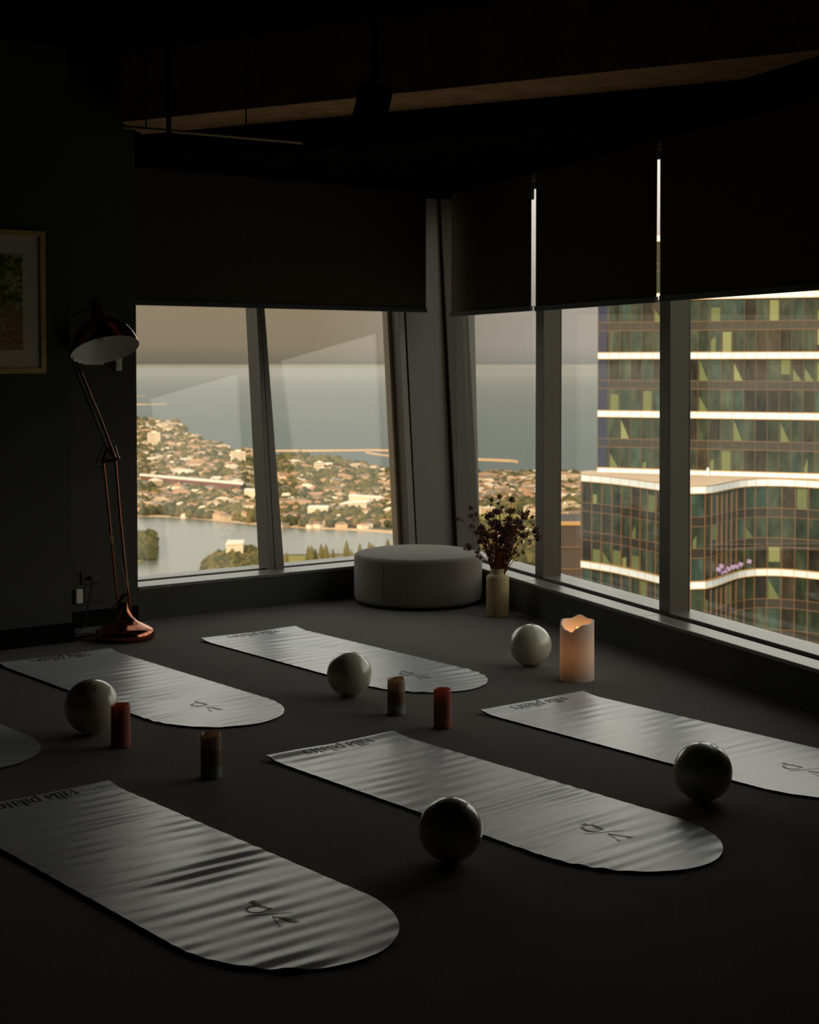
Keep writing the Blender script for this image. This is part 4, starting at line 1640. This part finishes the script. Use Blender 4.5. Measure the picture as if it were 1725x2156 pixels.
# five house models, copied as individuals
protos = []
for i in range(6):
    g = MB()
    w, d = rnd.uniform(11, 18), rnd.uniform(8, 12)
    house_geo(g, Vector((0, 0, 0)), 0, w, d, rnd.uniform(5, 8), i % 2, 2 + i % 3, rnd.uniform(2.5, 4))
    if i % 2:
        house_geo(g, Vector((w * 0.35, d * 0.5, 0)), pi / 2, d, w * 0.5, 5, i % 2, 2 + i % 3, 2.5)
    protos.append(g)
hl = 'small sunlit suburban house with a hipped roof among the trees beyond the windows'
near = pick(300, [(285, 1000, 830, 1115), (985, 1030, 1225, 1165), (430, 1150, 560, 1200)], (FIELD, NEARPARK))
near.sort(key=lambda q: -q[1])
src = []
for i, (x, y) in enumerate(near):
    k = i % 6
    if i < 6:
        o = protos[k].build('suburban_house', HM)
        src.append(o)
    else:
        o = src[k].copy()
        COL.objects.link(o)
    q = G(x, y)
    o.location = (q.x, q.y, GZ)
    o.rotation_euler = (0, 0, rnd.uniform(0, pi))
    s_ = rnd.uniform(0.6, 1.05)
    o.scale = (s_, s_, s_ * rnd.uniform(0.8, 1.3))
    tag(o, hl, 'house', 'suburban houses seen through the windows')
g = MB()
for (x, y) in pick(2300, [(280, 893, 840, 1110), (280, 940, 840, 1080), (280, 893, 470, 1000), (985, 1003, 1235, 1170), (985, 1003, 1235, 1060)], (FIELD, NEARPARK)):
    q = G(x, y)
    s_ = rnd.uniform(0.55, 1.2) * (1.0 + max(0, (q.y - 2300) / 2600))
    big = 2.6 if rnd.random() < 0.04 and q.y > 2150 else 1.0
    house_geo(g, q, rnd.uniform(0, pi), 17 * s_ * big, 12 * s_ * big, rnd.uniform(6, 11) * s_, rnd.choice((0, 0, 1)), rnd.choice((2, 2, 3, 4, 3, 0, 1)), rnd.uniform(2, 4))
tag(g.build('far_suburban_houses', HM), 'mass of smaller houses spreading towards the bay', 'houses', 'suburban houses seen through the windows', 'stuff')

TM = [material('dark_tree_foliage', (0.062, 0.062, 0.024), 0.95, 0.1), material('olive_tree_foliage', (0.13, 0.11, 0.036), 0.95, 0.1),
      material('dry_tree_foliage', (0.17, 0.125, 0.045), 0.95, 0.1)]
bm = bmesh.new()
bmesh.ops.create_icosphere(bm, subdivisions=1, radius=1.0)
IV = [v.co.copy() for v in bm.verts]
IF = [tuple(v.index for v in f.verts) for f in bm.faces]
bm.free()


def blob(g, c_, rx, rz):
    j = [Vector((v.x * rx * rnd.uniform(0.75, 1.2), v.y * rx * rnd.uniform(0.75, 1.2), v.z * rz * rnd.uniform(0.8, 1.15))) + c_ for v in IV]
    g.add(j, IF)


g = MB()
for (x, y) in pick(9500, [(280, 895, 840, 1112), (280, 950, 840, 1112), (985, 1006, 1235, 1180), (430, 1160, 560, 1230), (985, 1110, 1235, 1190)], (FIELD,)):
    if inside(NEARPARK, x, y) and rnd.random() < 0.8:
        continue
    q = G(x, y)
    f = 1.0 + max(0, (q.y - 2300) / 1800)
    r_ = rnd.uniform(4, 7.5) * f
    g.mi = rnd.choice((0, 0, 0, 1, 1, 2))
    blob(g, q + UP * r_ * 0.95, r_, r_ * rnd.uniform(0.8, 1.2))
for _ in range(260):
    a, s_ = rnd.uniform(0, 2 * pi), sqrt(rnd.random())
    q = G(rnd.uniform(285, 322), rnd.uniform(1139, 1180))
    g.mi = rnd.choice((0, 1))
    blob(g, q + UP * 6, rnd.uniform(5, 8), 8)
tag(g.build('suburb_treetops', TM), 'dense olive treetops between the houses', 'trees', kind='stuff')

# tall narrow poplars on the near shore
g0_ = MB()
g0_.lathe([(0.6, 0), (0.6, 3), (2.8, 5), (3.6, 9), (3.0, 15), (1.6, 20), (0.1, 24)], 9)
pop = None
for i in range(34):
    x = rnd.uniform(598, 828) if i < 24 else rnd.uniform(455, 545)
    y = rnd.uniform(1176, 1192)
    q = G(x, y)
    if pop is None:
        pop = g0_.build('poplar_tree', TM[1])
        o = pop
    else:
        o = pop.copy()
        COL.objects.link(o)
    o.location = (q.x, q.y, GZ)
    s_ = rnd.uniform(0.45, 0.95)
    o.scale = (s_, s_, s_)
    tag(o, 'narrow upright tree on the near lake shore', 'tree', 'narrow trees along the near lake shore')

BW = material('pale_block_wall', (0.80, 0.66, 0.48), 0.9, 0.2)
BWIN = material('block_window_dark', (0.16, 0.14, 0.11), 0.4, 0.5)
RW = material('white_metal_roof', (0.85, 0.74, 0.58), 0.7, 0.3)
RR = material('red_wall', (0.17, 0.065, 0.055), 0.9, 0.2)


def block(px0, px1, ytop, ybase, label, depth=None, name='apartment_block', rot=0.0, floors=9, cat='building'):
    b0, b1 = G(px0, ybase), G(px1, ybase)
    w = (b1 - b0).length
    D = b0.y
    h = (EYE - (ytop - HOR) / F * D) - GZ
    c_ = (b0 + b1) / 2
    root = empty(name, (c_.x, c_.y, GZ), rot)
    tag(root, label, cat)
    dp = depth or w * 0.6
    MB().box((0, dp / 2, h / 2), (w, dp, h)).build('wall', BW, root)
    g_ = MB()
    fh = h / floors
    for k in range(floors):
        g_.box((0, -0.2, fh * (k + 0.5)), (w * 0.86, 0.8, fh * 0.38))
    g_.build('window_row', BWIN, root)
    MB().box((0, dp * 0.5, h + 1.5), (w * 0.35, dp * 0.4, 3)).build('roof_plant', RW, root)
    return root


block(311, 336, 911, 946, 'pale tall apartment tower near the left edge of the first window')
block(340, 362, 945, 963, 'lower pale apartment block just right of and below the tallest tower', floors=5)
block(486, 516, 951, 985, 'pale square apartment tower beside the middle window post')
block(662, 682, 974, 998, 'pinkish block beside the harbour apron in the second window', floors=5)
block(1184, 1196, 1062, 1088, 'small striped block left of the glass tower', floors=8)


def shed(pts, h, label, wallm=None, name='long_roofed_shed'):
    h += 6
    b = [G(x, y) for x, y in pts]
    root = empty(name, b[0])
    tag(root, label, 'building')
    o0 = b[0]
    lo = [p_ - o0 for p_ in b]
    hi = [p_ - o0 + UP * h for p_ in b]
    MB().hexa(lo, hi).build('wall', wallm or BW, root)
    c_ = sum(hi, Vector()) / 4
    r0_ = [c_ + (p_ - c_) * 1.05 + UP * 0.1 for p_ in hi]
    r1_ = [c_ + (p_ - c_) * 1.05 + UP * 1.2 for p_ in hi]
    MB().hexa(r0_, r1_).build('roof', RW, root)
    return root


shed([(298, 1024), (506, 1044), (508, 1039), (300, 1020)], 11, 'very long low building with a pale roof and a red front in the first window', RR)
shed([(715, 1086), (772, 1083), (785, 1077), (735, 1079)], 9, 'wide pale shed roof in the second window, lower one')
shed([(735, 1066), (800, 1071), (802, 1067), (738, 1062)], 8, 'long pale roof in the second window, upper one')
shed([(648, 1094), (690, 1094), (692, 1088), (652, 1088)], 8, 'small pale roof left of the shed roofs')
shed([(476, 1190), (512, 1188), (514, 1180), (480, 1180)], 14, 'bright pale boathouse at the bottom of the first window')
shed([(515, 1058), (548, 1060), (548, 1054), (517, 1052)], 10, 'pale roof beside the middle window post')

# ------------------------------------------------------------------ the glass tower opposite
TP = [material('tower_pane_dark_green', (0.0288, 0.0418, 0.0259), 0.22, 0.6), material('tower_pane_grey_green', (0.0432, 0.059, 0.0403), 0.22, 0.6),
      material('tower_pane_near_black', (0.0238, 0.0223, 0.0158), 0.2, 0.6), material('tower_pane_teal', (0.0324, 0.059, 0.0475), 0.25, 0.6),
      material('tower_pane_brown', (0.0396, 0.0331, 0.0223), 0.22, 0.6)]
for _m in TP:  # streaky reflections painted into the pane colours
    _t = _m.node_tree
    _p = _t.nodes['Principled BSDF']
    _c = N(_t, 'ShaderNodeTexCoord')
    _q = N(_t, 'ShaderNodeMapping')
    _q.inputs['Scale'].default_value = (1.0, 1.0, 0.35)
    _t.links.new(_c.outputs['Object'], _q.inputs[0])
    _n = N(_t, 'ShaderNodeTexNoise', Scale=0.9, Detail=5.0, Roughness=0.7)
    _t.links.new(_q.outputs[0], _n.inputs['Vector'])
    _k = tuple(_p.inputs['Base Color'].default_value)[:3]
    _r = ramp(_t, [(0.36, tuple(x * 0.45 for x in _k)), (0.5, _k), (0.66, tuple(x * 1.9 for x in _k))], _n.outputs['Fac'])
    _t.links.new(_r.outputs[0], _p.inputs['Base Color'])
TBL = [material('tower_blind_lime', (0.135, 0.165, 0.070), 0.7, 0.3), material('tower_blind_pale', (0.22, 0.245, 0.115), 0.7, 0.3)]
TMU = material('copper_mullion', (0.20, 0.115, 0.066), 0.6, 0.3)
TMD = material('dark_mullion_line', (0.11, 0.075, 0.05), 0.6, 0.3)
TSP = material('tower_dark_spandrel', (0.028, 0.026, 0.020), 0.5, 0.4)
TWB = material('white_spandrel_band', (0.80, 0.90, 0.99), 0.5, 0.4)
TGO = material('gold_band_edge', (0.55, 0.33, 0.12), 0.5, 0.4)
TRO = material('roof_terrace_membrane', (0.75, 0.56, 0.40), 0.8, 0.2)
TFL = material('violet_decal', (0.38, 0.28, 0.52), 0.6, 0.3)

tw = empty('office_tower', (30, 172, GZ))
tag(tw, 'tall glass office tower with white floor bands and a wavy lower block', 'tower')
T0 = Vector((30, 172, GZ))
pane_count = [0]


def tbuild(g, name, mt, **k):
    g.v = [tuple(Vector(v) - T0) for v in g.v]
    return g.build(name, mt, tw, **k)


def curtain(path, levels, white, sub, seed, shade_side=None):
    """path: plan points one pane apart (left to right as seen), outward normal towards the viewer.
    levels: z of the floor lines from top to bottom; white: indices of levels with a white band"""
    rq = random.Random(seed)
    n = len(path)
    nor = []
    for i in range(n):
        a, b = path[max(0, i - 1)], path[min(n - 1, i + 1)]
        d = (b - a).normalized()
        nor.append(Vector((d.y, -d.x, 0)))
    rest = {k: MB() for k in range(len(TP))}
    bl = MB()
    bl.mi = 0
    for li in range(len(levels) - 1):
        zt, zb_2 = levels[li], levels[li + 1]
        z1 = zt - (0.42 if li not in white else 0.36)
        z0 = zb_2 + (0.42 if (li + 1) not in white else 0.36)
        for i in range(n - 1):
            a, b = path[i], path[i + 1]
            nn_ = (nor[i] + nor[i + 1]) / 2
            lo = [a, b, b - nn_ * 0.06, a - nn_ * 0.06]
            k = rq.choices(range(5), (6, 5, 3, 2, 2))[0]
            g = MB()
            B_ = [Vector((p_.x, p_.y, z0)) for p_ in lo]
            T_ = [Vector((p_.x, p_.y, z1)) for p_ in lo]
            cx = (a + b) / 2
            ppx = 862.5 + F * cx.x / cx.y
            if ppx < 1740 and z1 > -32 and z0 < 9 and pane_count[0] < 96 and (li % 2 == 0 or seed == 2):
                g.hexa(B_, T_)
                tbuild(g, 'window_pane', TP[k])
                pane_count[0] += 1
            else:
                rest[k].hexa(B_, T_)
            # a lowered blind, whole, part or slanting
            rr_ = rq.random()
            if rr_ < 0.27:
                o_ = nn_ * 0.03
                A1, B1 = a + (b - a) * 0.12 + o_, b - (b - a) * 0.12 + o_
                hh = z1 - z0
                kind = rq.random()
                bl.mi = 0 if rq.random() < 0.7 else 1
                if kind < 0.6:
                    f0_, f1_ = (0.0, rq.uniform(0.6, 0.95)) if rq.random() < 0.6 else (0.3, 0.98)
                    bl.add([Vector((A1.x, A1.y, z0 + hh * f0_)), Vector((B1.x, B1.y, z0 + hh * f0_)), Vector((B1.x, B1.y, z0 + hh * f1_)), Vector((A1.x, A1.y, z0 + hh * f1_))], [(0, 1, 2, 3)])
                elif kind < 0.78:
                    bl.add([Vector((A1.x, A1.y, z0)), Vector((B1.x, B1.y, z0)), Vector((A1.x, A1.y, z0 + hh * rq.uniform(0.5, 1.0)))], [(0, 1, 2)])
                else:
                    c_ = A1 + (B1 - A1) * rq.uniform(0.3, 0.6)
                    bl.add([Vector((A1.x, A1.y, z0)), Vector((c_.x, c_.y, z0)), Vector((c_.x, c_.y, z0 + hh * rq.uniform(0.3, 0.7))), Vector((A1.x, A1.y, z0 + hh * rq.uniform(0.2, 0.6)))], [(0, 1, 2, 3)])
    for k, g in rest.items():
        if g.v:
            o = tbuild(g, 'window_panes', TP[k])
            o['kind'] = 'stuff'
    if bl.v:
        o = tbuild(bl, 'window_blinds', TBL)
        o['kind'] = 'stuff'
        sm = o.modifiers.new('thickness', 'SOLIDIFY')
        sm.thickness = 0.02
    # floor lines
    for li, z in enumerate(levels):
        g = MB()
        if li in white:
            hh, out_, mt, nm = 0.33, 0.22, TWB, 'white_band'
        else:
            hh, out_, mt, nm = 0.42, 0.02, TSP, 'spandrel_band'
        for i in range(n - 1):
            a, b = path[i] + nor[i] * out_, path[i + 1] + nor[i + 1] * out_
            a2, b2 = path[i] - nor[i] * 0.3, path[i + 1] - nor[i + 1] * 0.3
            lo = [a, b, b2, a2]
            g.hexa([Vector((p_.x, p_.y, z - hh)) for p_ in lo], [Vector((p_.x, p_.y, z + hh)) for p_ in lo])
        tbuild(g, nm, mt)
        g = MB()
        for zz in (z - hh, z + hh):
            w_ = 0.032
            for i in range(n - 1):
                o2 = out_ + 0.05
                a, b = path[i] + nor[i] * o2, path[i + 1] + nor[i + 1] * o2
                a2, b2 = path[i], path[i + 1]
                g.hexa([Vector((p_.x, p_.y, zz - w_)) for p_ in (a, b, b2, a2)], [Vector((p_.x, p_.y, zz + w_)) for p_ in (a, b, b2, a2)])
        tbuild(g, 'band_edge', TGO if li in white else TMU)
    # mullions
    g = MB()
    for i in range(n):
        p_ = path[i]
        d = (path[min(n - 1, i + 1)] - path[max(0, i - 1)]).normalized()
        zt, zb_2 = levels[0], levels[-1]
        q = [p_ - d * 0.033, p_ + d * 0.033, p_ + d * 0.033 + nor[i] * 0.10, p_ - d * 0.033 + nor[i] * 0.10]
        g.hexa([Vector((v.x, v.y, zb_2)) for v in q], [Vector((v.x, v.y, zt)) for v in q])
    tbuild(g, 'mullions', sub)['kind'] = 'stuff'
    # slender joints over the white bands
    g = MB()
    for li in white:
        if li >= len(levels):
            continue
        for i in range(n):
            d = (path[min(n - 1, i + 1)] - path[max(0, i - 1)]).normalized()
            p_ = path[i] + nor[i] * 0.2
            q = [p_ - d * 0.025, p_ + d * 0.025, p_ + d * 0.025 + nor[i] * 0.035, p_ - d * 0.025 + nor[i] * 0.035]
            g.hexa([Vector((v.x, v.y, levels[li] - 0.33)) for v in q], [Vector((v.x, v.y, levels[li] + 0.33)) for v in q])
    if g.v:
        tbuild(g, 'band_joint', TGO)
    return nor


td = Vector((0.913, -0.408, 0))
tL = Vector((19.2, 157.0, 0))
upper = [tL + td * (1.14 * i) for i in range(34)]
lev = [14.1, 11.2, 8.3, 5.35, 2.42, -0.5, -3.45, -6.4, -9.27]
curtain(upper, lev, {0, 2, 4, 6, 8}, TMD, 1)
back = Vector((0.408, 0.913, 0))
g = MB()
core = [upper[0] + back * 0.12, upper[-1] + back * 0.12, upper[-1] + back * 28, upper[0] + back * 28 + td * 4]
g.hexa([Vector((p_.x, p_.y, -14)) for p_ in core], [Vector((p_.x, p_.y, 14.1)) for p_ in core])
tbuild(g, 'upper_block', TSP)
# corner at the left end, its shade painted in dark blue
TBLU = material('blue_shaded_pane', (0.035, 0.040, 0.085), 0.25, 0.6)
g = MB()
ce = [upper[0], upper[0] + td * 0.9 - back * 0.05, upper[0] + back * 2.5 + td * 0.4, upper[0] + back * 2.5 - td * 0.3]
g.hexa([Vector((p_.x, p_.y, -9.27)) for p_ in ce], [Vector((p_.x, p_.y, 14.1)) for p_ in ce])
tbuild(g, 'corner_pane', TBLU)

# lower wavy block: its top edge follows the curve of the front
zt_ = -9.5
wave_px = [(1227, 1005.5), (1240, 1006.5), (1290, 1011), (1340, 1017), (1387, 1023.5), (1420, 1028), (1450, 1031), (1480, 1031), (1500, 1028.5), (1520, 1024.5), (1540, 1020.5), (1560, 1017.5),
           (1590, 1015.5), (1620, 1015.2), (1660, 1016), (1700, 1018), (1740, 1020.5), (1790, 1026), (1840, 1034)]
wp = [onz(x, y, zt_) for x, y in wave_px]
wp = [Vector((q.x, q.y, 0)) for q in wp]
dense = smooth_path(wp, 10)
path = [dense[0]]
acc = 0
for i in range(1, len(dense)):
    if (dense[i] - path[-1]).length >= 1.22:
        path.append(dense[i])
lev2 = [zt_, zt_ - 2.85, zt_ - 5.65, zt_ - 8.45, zt_ - 11.4, zt_ - 14.3, zt_ - 17.1, zt_ - 20.0, zt_ - 23, zt_ - 26]
curtain(path, lev2, {0, 3, 6, 9}, TMU, 2)
g = MB()
bk_ = [upper[-6] + back * 0.1, upper[0] + back * 1.5, upper[0] + back * 1.5 - td * 1.2, Vector((wp[0].x + 0.6, wp[0].y + 7, 0))]
inset = [p_ + Vector((0.1, 0.35, 0)) for p_ in path]
ringp = inset + bk_
g.hexa([Vector((p_.x, p_.y, -60)) for p_ in ringp], [Vector((p_.x, p_.y, zt_ - 0.1)) for p_ in ringp])
o = tbuild(g, 'lower_block', TSP)
g = MB()
g.hexa([Vector((p_.x, p_.y, zt_ - 0.09)) for p_ in ringp], [Vector((p_.x, p_.y, zt_ + 0.12)) for p_ in ringp])
o = tbuild(g, 'roof_terrace', TRO)
# little roof post and the violet decals on the glass
q = onz(1491, 1004, zt_)
MB().tube([q - T0, q - T0 + UP * 0.9], 0.12, 8).build('roof_post', TWB, tw)
g = MB()
for (x, y) in ((1513, 1199), (1519, 1205), (1527, 1202), (1534, 1198), (1543, 1194), (1551, 1193), (1519, 1192), (1560, 1188), (1578, 1182)):
    q = aty(x, y, 140.6 - 0.02 * (x - 1500) + 0.035 * max(0, x - 1520))
    # on the glass of the lower block
    best = min(path, key=lambda p_: abs(862.5 + F * p_.x / p_.y - x))
    q = aty(x, y, best.y - 0.35)
    g.box(q, (0.42, 0.05, 0.36), Matrix.Rotation(0.25, 3, 'Y'))
tbuild(g, 'window_decal', TFL)

bd = empty('brown_office_block', (17.0, 215, GZ))
tag(bd, 'dark brown office block just left of the glass tower, seen over the sill', 'building')
T1 = Vector((17.0, 215, GZ))
a_, b_ = aty(1160, 1105, 215), aty(1250, 1105, 215)
zt3 = a_.z
MB().box(((a_.x + b_.x) / 2 - T1.x, 8, (zt3 - GZ) / 2), (b_.x - a_.x, 16, zt3 - GZ)).build('wall', material('brown_cladding', (0.085, 0.062, 0.050), 0.7, 0.3, var=0.2, vscale=0.8, stretch=(6, 6, 0.3)), bd)
for k in range(1, 5):
    MB().box(((a_.x + b_.x) / 2 - T1.x, -0.1, zt3 - GZ - 3.1 * k), (b_.x - a_.x, 0.3, 0.18)).build('ledge', TMU, bd)
MB().box(((a_.x + b_.x) / 2 - T1.x, 0, zt3 - GZ + 0.2), (b_.x - a_.x, 0.6, 0.5)).build('parapet', TGO, bd)

# ------------------------------------------------------------------ evening haze lying over the city and the bay
hm = bpy.data.materials.new('evening_haze')
hm.use_nodes = True
t = hm.node_tree
t.nodes.clear()
vs_ = N(t, 'ShaderNodeVolumeScatter', Density=0.000062, Anisotropy=0.0)
vs_.inputs['Color'].default_value = (0.27, 0.235, 0.185, 1)
oo = N(t, 'ShaderNodeOutputMaterial')
t.links.new(vs_.outputs[0], oo.inputs['Volume'])
hz = MB().hexa([Vector((x, y, SEAZ - 8)) for x, y in ((-25000, 320), (25000, 320), (25000, 29500), (-25000, 29500))],
               [Vector((x, y, -5)) for x, y in ((-25000, 320), (25000, 320), (25000, 29500), (-25000, 29500))]).build('evening_haze', hm)
tag(hz, 'thin warm evening haze over the city and bay', 'haze', kind='stuff')
